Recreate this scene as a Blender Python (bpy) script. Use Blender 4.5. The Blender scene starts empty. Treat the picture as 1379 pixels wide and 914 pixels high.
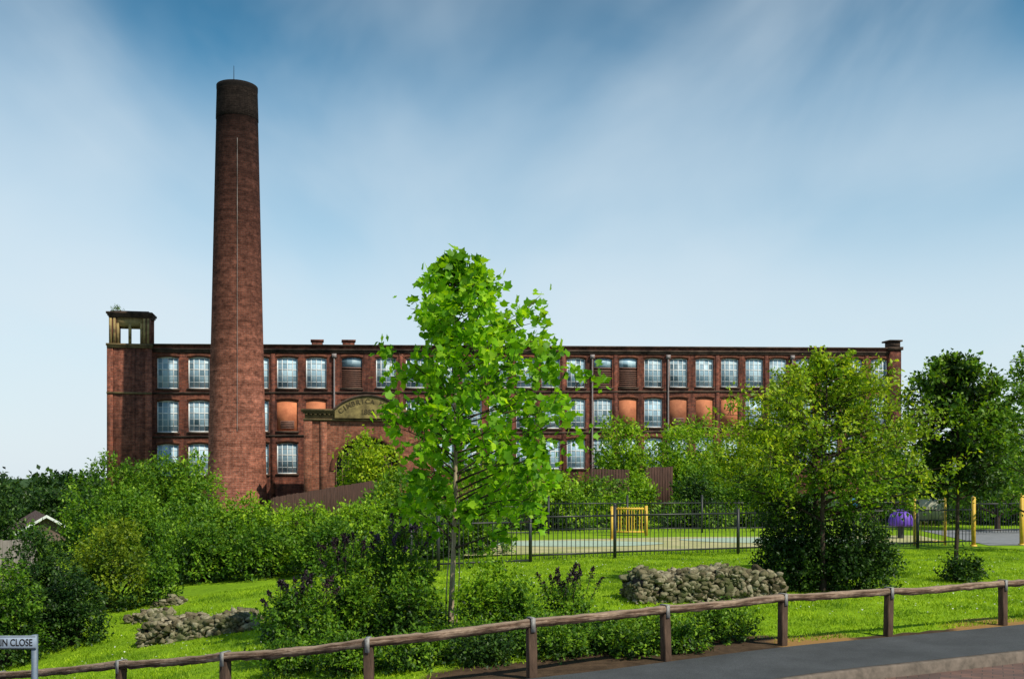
import bpy, math, random
import numpy as np
from mathutils import Vector, Matrix
random.seed(5)
scene = bpy.context.scene
COL = scene.collection
F = 1340.0; CH = 2.0

# ------------------------------------------------------------------ helpers
def ss(a, b, x):
    t = np.clip((np.asarray(x, float) - a) / (b - a), 0, 1)
    return t * t * (3 - 2 * t)
def T(x, y):
    x = np.asarray(x, float); y = np.asarray(y, float)
    near = -.165 * .5 * np.logaddexp(0, np.clip((-x - .6) / .5, -50, 60))
    near = np.maximum(near, -1.7) * (1 - .4 * ss(14, 24, y))
    drop = -5 * ss(0, 12, -x - .42 * y - 1) * ss(18, 40, y)
    return near + drop
RX = [-14, -8, -6.07, -4.24, -2.88, -1.38, .19, 1.65, 3.2, 4.7, 6.56, 8.4, 14, 40]
RY = [16.5, 12.9, 11.8, 10.8, 10.0, 9.55, 9.87, 10.75, 11.75, 12.4, 13.3, 14.2, 17, 30]
def rail_y(x): return np.interp(x, RX, RY)
_xx = np.linspace(-14, 40, 700); _yy = rail_y(_xx)
_k = np.ones(25) / 25
_ys = np.convolve(np.pad(_yy, 12, mode='edge'), _k, 'valid')
def rs(x): return np.interp(x, _xx, _ys)
def kerb_y(x): return rs(x) - 1.6

def site(px, d):           # bearing -> ground position at distance d
    x = (px - 689.5) / F * d
    return x, d
def hz(py, d): return CH + (640 - py) / F * d

class MB:
    def __init__(s): s.V = []; s.L = []; s.S = []; s.M = []; s.n = 0
    def arr(s, V, Fc, mat=0):
        V = np.asarray(V, float).reshape(-1, 3); Fc = np.asarray(Fc, int)
        s.V.append(V); s.L.append((Fc + s.n).ravel()); s.S.append(np.full(len(Fc), Fc.shape[1]))
        s.M.append(np.full(len(Fc), mat)); s.n += len(V)
    def box(s, a, b, mat=0, sh=None, rot=None, org=(0, 0, 0)):
        x0, y0, z0 = a; x1, y1, z1 = b
        V = np.array([[x0,y0,z0],[x1,y0,z0],[x1,y1,z0],[x0,y1,z0],[x0,y0,z1],[x1,y0,z1],[x1,y1,z1],[x0,y1,z1]], float)
        if sh: V[:, 2] += sh * V[:, 0]
        if rot is not None:
            V = V @ np.array(rot).T
        V = V + np.array(org)
        s.arr(V, [[0,3,2,1],[4,5,6,7],[0,1,5,4],[1,2,6,5],[2,3,7,6],[3,0,4,7]], mat)
    def tube(s, pts, rad, n=6, mat=0, cap=True):
        pts = np.asarray(pts, float); k = len(pts)
        tg = np.gradient(pts, axis=0); tg /= np.linalg.norm(tg, axis=1)[:, None] + 1e-9
        ref = np.array([0, 0, 1.]) if abs(tg[0][2]) < .9 else np.array([1., 0, 0])
        V = []
        for i in range(k):
            a = np.cross(tg[i], ref); a /= np.linalg.norm(a) + 1e-9; b = np.cross(tg[i], a)
            for j in range(n):
                t = 2 * math.pi * j / n
                V.append(pts[i] + rad[i] * (a * math.cos(t) + b * math.sin(t)))
        Fc = [[i*n+j, i*n+(j+1) % n, (i+1)*n+(j+1) % n, (i+1)*n+j] for i in range(k-1) for j in range(n)]
        s.arr(V, Fc, mat)
        if cap:
            s.arr(V[-n:], [list(range(n))], mat); s.arr(V[:n], [list(range(n))[::-1]], mat)
    def lathe(s, prof, n=32, mat=0, c=(0, 0, 0)):
        V = []
        for r, z in prof:
            for j in range(n):
                t = 2*math.pi*j/n; V.append([c[0]+r*math.cos(t), c[1]+r*math.sin(t), c[2]+z])
        k = len(prof)
        s.arr(V, [[i*n+j, i*n+(j+1) % n, (i+1)*n+(j+1) % n, (i+1)*n+j] for i in range(k-1) for j in range(n)], mat)
    def obj(s, name, mats, parent=None, smooth=False, loc=None):
        V = np.concatenate(s.V); L = np.concatenate(s.L); S = np.concatenate(s.S); M = np.concatenate(s.M)
        if loc is not None: V = V - np.array(loc)
        me = bpy.data.meshes.new(name)
        me.vertices.add(len(V)); me.vertices.foreach_set('co', V.ravel())
        me.loops.add(len(L)); me.loops.foreach_set('vertex_index', L.astype(np.int32))
        me.polygons.add(len(S))
        st = np.concatenate([[0], np.cumsum(S)[:-1]]).astype(np.int32)
        me.polygons.foreach_set('loop_start', st)
        me.polygons.foreach_set('material_index', M.astype(np.int32))
        if smooth: me.polygons.foreach_set('use_smooth', np.ones(len(S), bool))
        me.update(calc_edges=True); me.validate()
        for m in mats: me.materials.append(m)
        o = bpy.data.objects.new(name, me); COL.objects.link(o)
        if loc is not None: o.location = loc
        if parent: o.parent = parent
        return o

def empty(name, loc=(0, 0, 0), rz=0, parent=None):
    o = bpy.data.objects.new(name, None); o.location = loc; o.rotation_euler = (0, 0, rz)
    o.empty_display_size = .3; COL.objects.link(o)
    if parent: o.parent = parent
    return o
def tag(o, label, cat, group=None):
    o['label'] = label; o['category'] = cat
    if group: o['group'] = group
    return o
def copy_tree(src, loc, rz=None, parent=None):
    c = src.copy(); COL.objects.link(c); c.location = loc
    if rz is not None: c.rotation_euler = (0, 0, rz)
    if parent: c.parent = parent
    for ch in list(src.children):
        k = ch.copy(); COL.objects.link(k); k.parent = c; k.location = ch.location
        for ch2 in list(ch.children):
            q = ch2.copy(); COL.objects.link(q); q.parent = k
    return c

# ------------------------------------------------------------------ materials
def newmat(name):
    m = bpy.data.materials.new(name); m.use_nodes = True
    nt = m.node_tree; nt.nodes.clear()
    o = nt.nodes.new('ShaderNodeOutputMaterial'); p = nt.nodes.new('ShaderNodeBsdfPrincipled')
    nt.links.new(p.outputs[0], o.inputs[0])
    return m, nt, p, o
def N(nt, t, **k):
    n = nt.nodes.new(t)
    for a, b in k.items(): setattr(n, a, b)
    return n
def ramp(nt, src, stops, interp='LINEAR'):
    r = N(nt, 'ShaderNodeValToRGB'); e = r.color_ramp.elements; r.color_ramp.interpolation = interp
    e[0].position = stops[0][0]; e[1].position = stops[-1][0]
    for p, c in stops[1:-1]: e.new(p)
    for i, (p, c) in enumerate(stops):
        e[i].color = (c[0], c[1], c[2], 1) if not isinstance(c, (int, float)) else (c, c, c, 1)
    nt.links.new(src, r.inputs[0]); return r.outputs[0]
def noise(nt, vec, scale, detail=4, rough=.55):
    n = N(nt, 'ShaderNodeTexNoise'); n.inputs['Scale'].default_value = scale
    n.inputs['Detail'].default_value = detail; n.inputs['Roughness'].default_value = rough
    nt.links.new(vec, n.inputs['Vector']); return n.outputs[0]
def mix(nt, fac, a, b, mode='MIX'):
    m = N(nt, 'ShaderNodeMix', data_type='RGBA', blend_type=mode)
    for s, v in ((m.inputs[0], fac), (m.inputs[6], a), (m.inputs[7], b)):
        if isinstance(v, (int, float)): s.default_value = v
        elif isinstance(v, tuple): s.default_value = (*v, 1)
        else: nt.links.new(v, s)
    return m.outputs[2]
def coords(nt, kind='Object'):
    return N(nt, 'ShaderNodeTexCoord').outputs[kind]
def bump(nt, p, h, st=.4, dist=.02):
    b = N(nt, 'ShaderNodeBump'); b.inputs['Strength'].default_value = st; b.inputs['Distance'].default_value = dist
    nt.links.new(h, b.inputs['Height']); nt.links.new(b.outputs[0], p.inputs['Normal'])
def simple(name, c, rough=.7, var=.35, sc=6, metal=0, c2=None, bs=.3, stretch=None, orand=None):
    m, nt, p, o = newmat(name); v = coords(nt)
    if stretch:
        mp = N(nt, 'ShaderNodeMapping'); mp.inputs['Scale'].default_value = stretch
        nt.links.new(v, mp.inputs[0]); v = mp.outputs[0]
    if orand:
        oi = N(nt, 'ShaderNodeObjectInfo'); av = N(nt, 'ShaderNodeVectorMath', operation='ADD')
        sc_ = N(nt, 'ShaderNodeMath', operation='MULTIPLY'); sc_.inputs[1].default_value = 57.3; nt.links.new(oi.outputs['Random'], sc_.inputs[0])
        nt.links.new(v, av.inputs[0]); nt.links.new(sc_.outputs[0], av.inputs[1]); v = av.outputs[0]
    n = noise(nt, v, sc, 6, .65)
    c2 = c2 or tuple(x * (1 - var) for x in c)
    col = ramp(nt, n, [(.32, c2), (.68, c)])
    if orand: col = mix(nt, 1, col, ramp(nt, oi.outputs['Random'], [(0, orand[0]), (1, orand[1])]), 'MULTIPLY')
    nt.links.new(col, p.inputs['Base Color'])
    p.inputs['Roughness'].default_value = rough; p.inputs['Metallic'].default_value = metal
    if rough >= .8: p.inputs['Specular IOR Level'].default_value = .12
    bump(nt, p, n, bs, .01)
    return m

def leafmat(name, dark, mid, light, trans=.35, rough=.45):
    m, nt, p, o = newmat(name)
    g = N(nt, 'ShaderNodeNewGeometry')
    c = ramp(nt, g.outputs['Random Per Island'], [(0, dark), (.5, mid), (1, light)])
    v = coords(nt); n = noise(nt, v, 1.3, 2)
    c = mix(nt, 1, c, ramp(nt, n, [(.35, (.50, .58, .55)), (.65, (1.28, 1.15, .9))]), 'MULTIPLY')  # patchy leaf tone, its dark end deepened to paint in shadow among leaves
    nt.links.new(c, p.inputs['Base Color']); p.inputs['Roughness'].default_value = rough
    p.inputs['Specular IOR Level'].default_value = .22
    t = N(nt, 'ShaderNodeBsdfTranslucent'); nt.links.new(mix(nt, 1, c, (1.5, 1.35, .4), 'MULTIPLY'), t.inputs[0])
    ms = N(nt, 'ShaderNodeMixShader'); ms.inputs[0].default_value = trans
    nt.links.new(p.outputs[0], ms.inputs[1]); nt.links.new(t.outputs[0], ms.inputs[2])
    nt.links.new(ms.outputs[0], o.inputs[0])
    return m

def brickmat(name, c1, c2, mortar, soot=(.02, .015, .015), cyl=0, zsoot=None, stain=.55):
    m, nt, p, o = newmat(name); v = coords(nt)
    s = N(nt, 'ShaderNodeSeparateXYZ'); nt.links.new(v, s.inputs[0])
    if cyl:
        a = N(nt, 'ShaderNodeMath', operation='ARCTAN2'); nt.links.new(s.outputs[1], a.inputs[0]); nt.links.new(s.outputs[0], a.inputs[1])
        b = N(nt, 'ShaderNodeMath', operation='MULTIPLY'); nt.links.new(a.outputs[0], b.inputs[0]); b.inputs[1].default_value = cyl
    else:
        b = N(nt, 'ShaderNodeMath', operation='ADD'); nt.links.new(s.outputs[0], b.inputs[0]); nt.links.new(s.outputs[1], b.inputs[1])
    cb = N(nt, 'ShaderNodeCombineXYZ'); nt.links.new(b.outputs[0], cb.inputs[0]); nt.links.new(s.outputs[2], cb.inputs[1])
    br = N(nt, 'ShaderNodeTexBrick'); nt.links.new(cb.outputs[0], br.inputs['Vector'])
    br.inputs['Scale'].default_value = 1; br.inputs['Brick Width'].default_value = .45; br.inputs['Row Height'].default_value = .15
    br.inputs['Mortar Size'].default_value = .014; br.inputs['Color1'].default_value = (*c1, 1); br.inputs['Color2'].default_value = (*c2, 1)
    br.inputs['Mortar'].default_value = (*mortar, 1)
    c = br.outputs['Color']
    mp = N(nt, 'ShaderNodeMapping'); mp.inputs['Scale'].default_value = (1, 1, .25); nt.links.new(v, mp.inputs[0])
    n1 = noise(nt, mp.outputs[0], .55, 7, .7)
    n1b = noise(nt, mp.outputs[0], 1.9, 5, .7)
    c = mix(nt, ramp(nt, n1, [(.38, 0.), (.62, stain)]), c, soot)
    c = mix(nt, ramp(nt, n1b, [(.45, 0.), (.70, stain * .8)]), c, soot)
    n2 = noise(nt, v, 2.6, 6, .75)
    c = mix(nt, 1, c, ramp(nt, n2, [(.32, (.42, .40, .40)), (.68, (1.65, 1.6, 1.55))]), 'MULTIPLY')
    if cyl:
        mp2 = N(nt, 'ShaderNodeMapping'); mp2.inputs['Scale'].default_value = (.15, .15, 2.4); nt.links.new(v, mp2.inputs[0])
        c = mix(nt, 1, c, ramp(nt, noise(nt, mp2.outputs[0], 1.2, 6, .8), [(.35, .6), (.65, 1.3)]), 'MULTIPLY')
    if zsoot:
        zr = N(nt, 'ShaderNodeMath', operation='DIVIDE'); nt.links.new(s.outputs[2], zr.inputs[0]); zr.inputs[1].default_value = 40
        ad = N(nt, 'ShaderNodeMath', operation='MULTIPLY_ADD'); nt.links.new(n1, ad.inputs[0]); ad.inputs[1].default_value = .06
        nt.links.new(zr.outputs[0], ad.inputs[2])
        c = mix(nt, 1, c, ramp(nt, ad.outputs[0], zsoot), 'MULTIPLY')
    nt.links.new(c, p.inputs['Base Color']); p.inputs['Roughness'].default_value = .9; p.inputs['Specular IOR Level'].default_value = .08
    bump(nt, p, br.outputs['Fac'], -.3, .02)
    return m

M_mill = brickmat('mill_brick', (.27, .082, .050), (.14, .047, .036), (.17, .11, .085), soot=(.018, .012, .012), stain=.8)
M_eng = brickmat('engine_house_brick', (.34, .12, .07), (.20, .065, .042), (.22, .15, .11), soot=(.03, .02, .016), stain=.45)
M_twr = brickmat('tower_brick', (.32, .10, .06), (.18, .056, .040), (.2, .13, .10), soot=(.025, .017, .015), stain=.55)
M_chim = brickmat('chimney_brick', (.44, .155, .10), (.27, .092, .062), (.32, .20, .16), soot=(.03, .02, .016), cyl=2.2,
                  zsoot=[(.05, 1.), (.25, .76), (.45, (.42, .42, .43)), (.65, (.20, .21, .23)), (.80, (.09, .11, .13)), (.835, (.03, .038, .045)), (1., (.012, .016, .02))], stain=.25)
M_sooty = brickmat('soot_blackened_brick', (.020, .014, .012), (.011, .008, .007), (.03, .024, .02), soot=(.006, .005, .005), cyl=1.8, stain=.5)
M_black = simple('sooty_cap', (.014, .011, .010), .9, c2=(.006, .005, .005))
M_stone = simple('weathered_stone', (.26, .18, .085), .85, c2=(.045, .034, .022), sc=.9)
M_stoned = simple('sooty_stone', (.12, .08, .06), .85, c2=(.02, .015, .013), sc=.8)
M_stoney = simple('yellow_stone', (.42, .31, .13), .85, c2=(.12, .09, .045), sc=1.5)
M_tymp = simple('tympanum_stone', (.32, .25, .10), .9, c2=(.07, .055, .028), sc=1.6)
M_board = simple('terracotta_infill', (.70, .26, .13), .8, c2=(.38, .13, .07), sc=.9, orand=((.6, .64, .68), (1.05, 1, .95)))
M_slat = simple('louvre_brown', (.20, .09, .06), .7, c2=(.09, .045, .035), sc=3)
M_dark = simple('dark_interior', (.012, .012, .014), .9)
M_frame = simple('white_paint', (.74, .77, .78), .5, c2=(.52, .54, .55), sc=4)
M_roof = simple('roof_felt', (.06, .06, .065), .9)
M_pipe = simple('pipe_paint', (.28, .24, .24), .6)
M_letter = simple('dark_lettering', (.025, .022, .02), .8)
M_carve = simple('carved_lettering', (.13, .10, .05), .9, c2=(.03, .024, .016), sc=2.5)
M_rust = simple('metal_grey', (.05, .05, .055), .5, metal=.3)
M_arch = simple('arch_brick', (.20, .075, .045), .85, c2=(.06, .028, .022), sc=3, orand=((.6, .6, .6), (1.1, 1.05, 1)))

def glassmat():
    m, nt, p, o = newmat('old_glass'); v = coords(nt)
    mp = N(nt, 'ShaderNodeMapping')
    mp.inputs['Scale'].default_value = (1/.5, 1, 1/.61); nt.links.new(v, mp.inputs[0])
    fl = N(nt, 'ShaderNodeVectorMath', operation='FLOOR'); nt.links.new(mp.outputs[0], fl.inputs[0])
    oi = N(nt, 'ShaderNodeObjectInfo')
    ad = N(nt, 'ShaderNodeVectorMath', operation='ADD'); nt.links.new(fl.outputs[0], ad.inputs[0])
    sc = N(nt, 'ShaderNodeMath', operation='MULTIPLY'); sc.inputs[1].default_value = 91.7; nt.links.new(oi.outputs['Random'], sc.inputs[0])
    nt.links.new(sc.outputs[0], ad.inputs[1])
    wn = N(nt, 'ShaderNodeTexWhiteNoise', noise_dimensions='3D'); nt.links.new(ad.outputs[0], wn.inputs[0])
    c = ramp(nt, wn.outputs[0], [(0, (.07, .13, .17)), (.15, (.22, .34, .43)), (.7, (.31, .46, .57)), (1, (.45, .60, .69))])
    c = mix(nt, 1, c, ramp(nt, oi.outputs['Random'], [(0, .7), (1, 1.15)]), 'MULTIPLY')
    nt.links.new(c, p.inputs['Base Color']); p.inputs['Roughness'].default_value = .45; p.inputs['Specular IOR Level'].default_value = .3
    return m
M_glass = glassmat()

LM = {
 'tulip': leafmat('broad_leaf_green', (.09, .28, .010), (.21, .50, .014), (.40, .68, .04), .54),
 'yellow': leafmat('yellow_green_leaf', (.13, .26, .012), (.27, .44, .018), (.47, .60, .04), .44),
 'mid': leafmat('mid_green_leaf', (.04, .115, .010), (.10, .24, .015), (.22, .38, .03), .36),
 'bright': leafmat('bright_green_leaf', (.10, .23, .012), (.21, .42, .018), (.37, .56, .04), .40),
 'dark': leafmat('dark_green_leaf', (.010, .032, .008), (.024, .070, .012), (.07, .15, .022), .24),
 'olive': leafmat('olive_leaf', (.07, .13, .012), (.16, .26, .018), (.32, .41, .035), .4),
 'purple': leafmat('purple_flower', (.035, .02, .06), (.08, .045, .14), (.14, .10, .24), .2),
 'seed': leafmat('dark_flower_spike', (.02, .012, .022), (.035, .02, .035), (.06, .03, .05), .1),
}
M_bark = simple('grey_bark', (.50, .40, .29), .85, c2=(.19, .14, .10), sc=14, stretch=(1, 1, .3))
M_barkd = simple('dark_bark', (.07, .052, .04), .9, sc=14, stretch=(1, 1, .3))

# ------------------------------------------------------------------ foliage
def nrm(a): return a / (np.linalg.norm(a, axis=-1, keepdims=True) + 1e-9)
SIMPLE = (np.array([[0, 0, 0], [.45, .5, .14], [1, 0, -.05], [.45, -.5, .14]]), [[0, 1, 2], [0, 2, 3]])
LOBED = (np.array([[0, 0, 0], [.08, .30, .05], [.32, .52, .10], [.52, .34, .06], [.92, .40, .02], [.80, 0, 0],
                   [.08, -.30, .05], [.32, -.52, .10], [.52, -.34, .06], [.92, -.40, .02]]),
         [[0, 1, 2, 3, 4, 5][::-1], [0, 6, 7, 8, 9, 5]])
def add_leaves(mb, P, D, Nn, Ls, Ws, shape=SIMPLE, mat=0):
    if len(P) == 0: return
    D = nrm(D); S = nrm(np.cross(D, Nn)); U = np.cross(S, D)
    pv, pf = shape; n = len(P); k = len(pv)
    V = (P[:, None] + D[:, None] * (pv[None, :, 0:1] * Ls[:, None, None])
         + S[:, None] * (pv[None, :, 1:2] * Ws[:, None, None]) + U[:, None] * (pv[None, :, 2:3] * Ws[:, None, None]))
    pf = np.array(pf)
    Fc = (np.arange(n)[:, None, None] * k + pf[None]).reshape(-1, pf.shape[1])
    mb.arr(V.reshape(-1, 3), Fc, mat)

def blob_shoots(rng, blobs, n, lumps=16):
    w = np.array([b[3] * b[4] + b[4] * b[5] + b[3] * b[5] for b in blobs]); w = w / w.sum()
    C, O, Rr_ = [], [], []
    for b, ww in zip(blobs, w):
        m = max(4, int(n * ww))
        d = nrm(rng.normal(size=(m, 3))); d[:, 2] = np.where(d[:, 2] < -.75, -d[:, 2], d[:, 2])
        ld = nrm(rng.normal(size=(lumps, 3))); ld[:, 2] = np.abs(ld[:, 2]) * .8; ld = nrm(ld)
        dots = (d @ ld.T).max(axis=1); e = np.exp(9 * (dots - 1))
        f = .66 + .38 * e + rng.normal(0, .035, m)
        r = (1 - np.abs(rng.normal(0, .18, m)).clip(0, .7)) * f
        C.append(np.array(b[:3]) + d * r[:, None] * np.array(b[3:6])); O.append(nrm(d / np.array(b[3:6]))); Rr_.append(r)
    return np.concatenate(C), np.concatenate(O), np.concatenate(Rr_)

def shoot_leaves(rng, mb, C, A, slen, per, L, W, shape=SIMPLE, mat=0, droop=.1):
    n = len(C)
    if n == 0: return
    t = rng.random((n, per))
    sl = slen * rng.uniform(.5, 1.4, n)
    P = C[:, None] + A[:, None] * (t * sl[:, None])[..., None]
    P = P + rng.normal(0, L * .35, P.shape); P = P.reshape(-1, 3); m = len(P)
    AA = np.repeat(A, per, axis=0)
    D = nrm(AA * .5 + nrm(rng.normal(size=(m, 3))) * .9 + np.array([0, 0, -droop]))
    Nn = nrm(np.array([0, -.1, .85]) + AA * .45 + rng.normal(0, .5, (m, 3)))
    sz = rng.uniform(.6, 1.25, m)
    add_leaves(mb, P, D, Nn, L * sz, W * sz, shape, mat)

SHN = 0
def shrub(pxl, pxr, pyt, d, pal, label, leaf=None, depth=.9, cat='shrub', name='shrub', spikes=None, up=.6, group=None, thin=1., skirt=True, shade=.30):
    global SHN; SHN += 1
    rng = np.random.default_rng(100 + SHN)
    cx, cy = site((pxl + pxr) / 2, d); hw = (pxr - pxl) / 2 / F * d
    zb = float(T(cx, cy)); zt = hz(pyt, d); h = max(zt - zb, .25)
    L = leaf or max(.054, 4.6 / F * d)
    dp = min(hw, max(h, .5)) * depth
    bl = [(cx, cy, zb + h * .50, hw * .88, dp, h * .48)]
    for i in range(5):
        a = rng.uniform(-.8, .8)
        bl.append((cx + a * hw * .68, cy + rng.uniform(-.5, .3) * dp, zb + h * rng.uniform(.25, .55) * (1 - .3 * abs(a)),
                   hw * rng.uniform(.28, .45), dp * .55, h * rng.uniform(.26, .42)))
    if skirt: bl.append((cx, cy - dp * .15, zb + h * .16, hw * 1.0, dp * 1.05, h * .34))
    area = hw * h * 3.4 + hw * dp * 2
    per = 9
    nn = int(min(5200, area / (L * L) * 1.6 * thin) / 2.0) + 60
    C, O, rad = blob_shoots(rng, bl, nn)
    C[:, 2] = np.maximum(C[:, 2], zb + .03 + rng.random(len(C)) * .05)
    A = nrm(O + np.array([0, 0, up]) + rng.normal(0, .3, O.shape))
    mb = MB()
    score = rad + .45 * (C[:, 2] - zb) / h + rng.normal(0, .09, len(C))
    inner = score < np.quantile(score, shade if pal != 'dark' else 0)  # inner and low shoots switch to dark leaves, painting shade into the bush
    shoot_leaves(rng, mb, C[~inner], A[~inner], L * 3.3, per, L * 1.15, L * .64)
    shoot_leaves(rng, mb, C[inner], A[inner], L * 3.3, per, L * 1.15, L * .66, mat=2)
    for i in range(6):
        e = C[rng.integers(len(C))]; b = np.array([cx + rng.normal(0, hw * .12), cy + rng.normal(0, dp * .12), zb - .05])
        midp = (b + e) / 2 + np.array([0, 0, h * .1])
        mb.tube([b, midp, e], [h * .014 + .005, h * .010 + .003, .003], 5, 1)
    if spikes:
        k, ln, mt = spikes
        idx = np.argsort(-C[:, 2] - rng.random(len(C)) * h * .6)[:k]
        for i in idx:
            a = nrm(A[i] + np.array([0, 0, .35]) + rng.normal(0, .25, 3)); ext = L * rng.uniform(2, 5); b = C[i] + a * ext
            m2 = 46; t = rng.random(m2) ** .8
            P = b + a * (t * ln)[:, None] + rng.normal(0, 1, (m2, 3)) * (.018 * (1.1 - t))[:, None]
            P[:, 2] -= (t ** 2) * ln * .15
            add_leaves(mb, P, rng.normal(size=(m2, 3)), rng.normal(size=(m2, 3)), np.full(m2, .034), np.full(m2, .026), SIMPLE, 3)
            t = rng.random(8); P = C[i] + a * (t * ext)[:, None]
            add_leaves(mb, P, nrm(rng.normal(size=(8, 3)) + a), rng.normal(size=(8, 3)) + np.array([0, 0, 1.]), np.full(8, L * 1.3), np.full(8, L * .5), SIMPLE, 0)
            mb.tube([C[i], b + a * ln * .8], [.006, .003], 4, 1)
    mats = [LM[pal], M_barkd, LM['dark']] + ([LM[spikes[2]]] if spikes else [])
    o = mb.obj(name, mats, loc=(cx, cy, zb))
    return tag(o, label, cat, group)

def make_tree(seed, px, d, pytop, prof, n_limbs, label, pal, L, shape=SIMPLE, lw=.62, bark=None, tr=.07, crown0=.25, off=(0, 0),
              rise=(.25, .7), twigs=8, per=9, lean=(0, 0), zb=None, twl=.32, droop=.1, pal2=None, frac2=0., suckers=0, rmax=1.08, rmin=.5):
    rng = np.random.default_rng(seed)
    x, y = site(px, d); zb = float(T(x, y)) if zb is None else zb
    H = hz(pytop, d) - zb; bark = bark or M_bark
    root = empty('tree', (x, y, zb)); tag(root, label, 'tree')
    B = MB(); Lf = MB()
    def trunk(h):
        t = h / H
        return np.array([lean[0] * t + .03 * math.sin(5 * t + seed), lean[1] * t + .03 * math.cos(4 * t), h])
    hs = np.linspace(0, H * .97, 14)
    B.tube([trunk(h) - np.array([0, 0, .05 if h == 0 else 0]) for h in hs], [tr * (1.25 if i == 0 else 1) * (1 - .93 * i / 13) + .004 for i in range(14)], 8)
    for i in range(suckers):
        a_ = i * 2.1 + .4; r_ = rng.uniform(.10, .28); h_ = H * rng.uniform(.3, .45)
        q0 = trunk(0) + np.array([.08 * math.cos(a_), .05 * math.sin(a_), -.03]); q1 = trunk(h_ * .5) + np.array([r_ * math.cos(a_), r_ * .5 * math.sin(a_), 0]); q2 = trunk(h_)
        B.tube([(1-t)**2*q0 + 2*t*(1-t)*q1 + t*t*q2 for t in np.linspace(0, 1, 8)], [.010 - .0007 * k for k in range(8)], 5)
    C, A = [], []
    for i in range(n_limbs):
        f = (i + rng.random()) / n_limbs
        he = H * (crown0 + (1 - crown0) * f ** .85)
        az = i * 2.39996 + rng.normal(0, .3)
        r = prof(he / H) * rng.uniform(rmin, rmax)
        ofs = np.array([off[0], off[1], 0]) * min(1, prof(he / H) / (max(prof(.5), .1)))
        rz_ = rng.uniform(*rise) * r * (1 if he < .8 * H else 1.6)
        h0 = max(H * crown0 * .75, min(he - rz_, H * .93)) if he > H * crown0 else he
        p0 = trunk(h0); p2 = trunk(he) * np.array([1, 1, 1]) + np.array([math.cos(az) * r, math.sin(az) * r, 0]) + ofs
        p1 = (p0 + p2) / 2 + np.array([0, 0, rng.uniform(-.02, .12) * r])
        pts = [(1 - t) ** 2 * p0 + 2 * t * (1 - t) * p1 + t * t * p2 for t in np.linspace(0, 1, 6)]
        rr = tr * (1 - h0 / H) * .36 + .005
        B.tube(pts, [rr * (1 - .85 * t) + .002 for t in np.linspace(0, 1, 6)], 5, 1)
        ld = nrm(p2 - p0)
        for k in range(twigs):
            t = rng.uniform(.3, 1.0) if k > 1 else 1.0
            q = (1 - t) ** 2 * p0 + 2 * t * (1 - t) * p1 + t * t * p2
            a = nrm(ld * .7 + rng.normal(0, .6, 3) + np.array([0, 0, .2]))
            ln = (twl * (r + .25)) * rng.uniform(.4, 1)
            B.tube([q, q + a * ln * .6 + np.array([0, 0, .01]), q + a * ln], [.005, .004, .002], 4, 1, cap=False)
            C.append(q + a * ln * .2); A.append(a * ln)
    for k in range(5):
        C.append(trunk(H * (.86 + .025 * k))); A.append(np.array([rng.normal(0, .06), rng.normal(0, .06), .14 * H / 4]))
    C = np.array(C); A = np.array(A)
    nC = len(C); t = rng.random((nC, per)) ** .8
    P = C[:, None] + A[:, None] * t[..., None] + rng.normal(0, L * .55, (nC, per, 3)); P = P.reshape(-1, 3)
    AA = np.repeat(nrm(A), per, axis=0); m = len(P)
    D = nrm(AA * .4 + nrm(rng.normal(size=(m, 3))) + np.array([0, 0, -droop]))
    Nn = nrm(np.array([0, -.25, .7]) + rng.normal(0, .6, (m, 3)))
    sz = rng.uniform(.55, 1.2, m); W_ = L * lw * sz * (1.5 if shape is LOBED else 1)
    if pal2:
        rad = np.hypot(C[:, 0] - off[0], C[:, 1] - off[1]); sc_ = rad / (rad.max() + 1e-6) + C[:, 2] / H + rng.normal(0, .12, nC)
        s2 = np.repeat(sc_ > np.quantile(sc_, 1 - frac2), per)  # outer and upper leaves take the brighter palette, sunlight painted into their colour
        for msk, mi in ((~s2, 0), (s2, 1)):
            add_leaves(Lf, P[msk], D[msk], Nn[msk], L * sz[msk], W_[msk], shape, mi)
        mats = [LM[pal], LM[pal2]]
    else:
        add_leaves(Lf, P, D, Nn, L * sz, W_, shape); mats = [LM[pal]]
    B.obj('trunk', [bark, M_barkd], root, True); Lf.obj('crown', mats, root)
    return root

# ------------------------------------------------------------------ ground
xs = np.concatenate([[-900, -500, -250, -140, -90, -65], np.arange(-50, -14, 1.), np.arange(-14, 14, .2), np.arange(14, 50, 1.), [50, 65, 90, 140, 250, 500, 900]])
ys = np.concatenate([[-60, -30, -15, -5, 0, 3], np.arange(5, 26, .2), np.arange(26, 60, 1.), [60, 70, 85, 100, 130, 180, 260, 400, 700, 1200, 2000]])
X, Y = np.meshgrid(xs, ys)
Z = T(X, Y) - .16 * (1 - ss(-.02, .35, Y - kerb_y(X)))
Z = Z + np.where((np.abs(X) < 14) & (Y < 26) & (Y > rs(X) + .3), .012 * np.sin(X * 3.1 + np.sin(Y * 2)) * np.cos(Y * 2.7 + X), 0)
g = MB(); nx, ny = len(xs), len(ys)
ii, jj = np.meshgrid(np.arange(nx - 1), np.arange(ny - 1))
a = (jj * nx + ii).ravel()
g.arr(np.stack([X.ravel(), Y.ravel(), Z.ravel()], 1), np.stack([a, a + 1, a + nx + 1, a + nx], 1))
m, nt, p, o = newmat('lawn_and_soil'); v = coords(nt)
n1 = noise(nt, v, .35, 4); n2 = noise(nt, v, 5, 6, .7); n3 = noise(nt, v, 40, 3)
c = ramp(nt, n1, [(.3, (.16, .29, .010)), (.55, (.22, .38, .012)), (.75, (.30, .45, .02))])
c = mix(nt, 1, c, ramp(nt, n2, [(.3, .65), (.7, 1.2)]), 'MULTIPLY')
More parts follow.
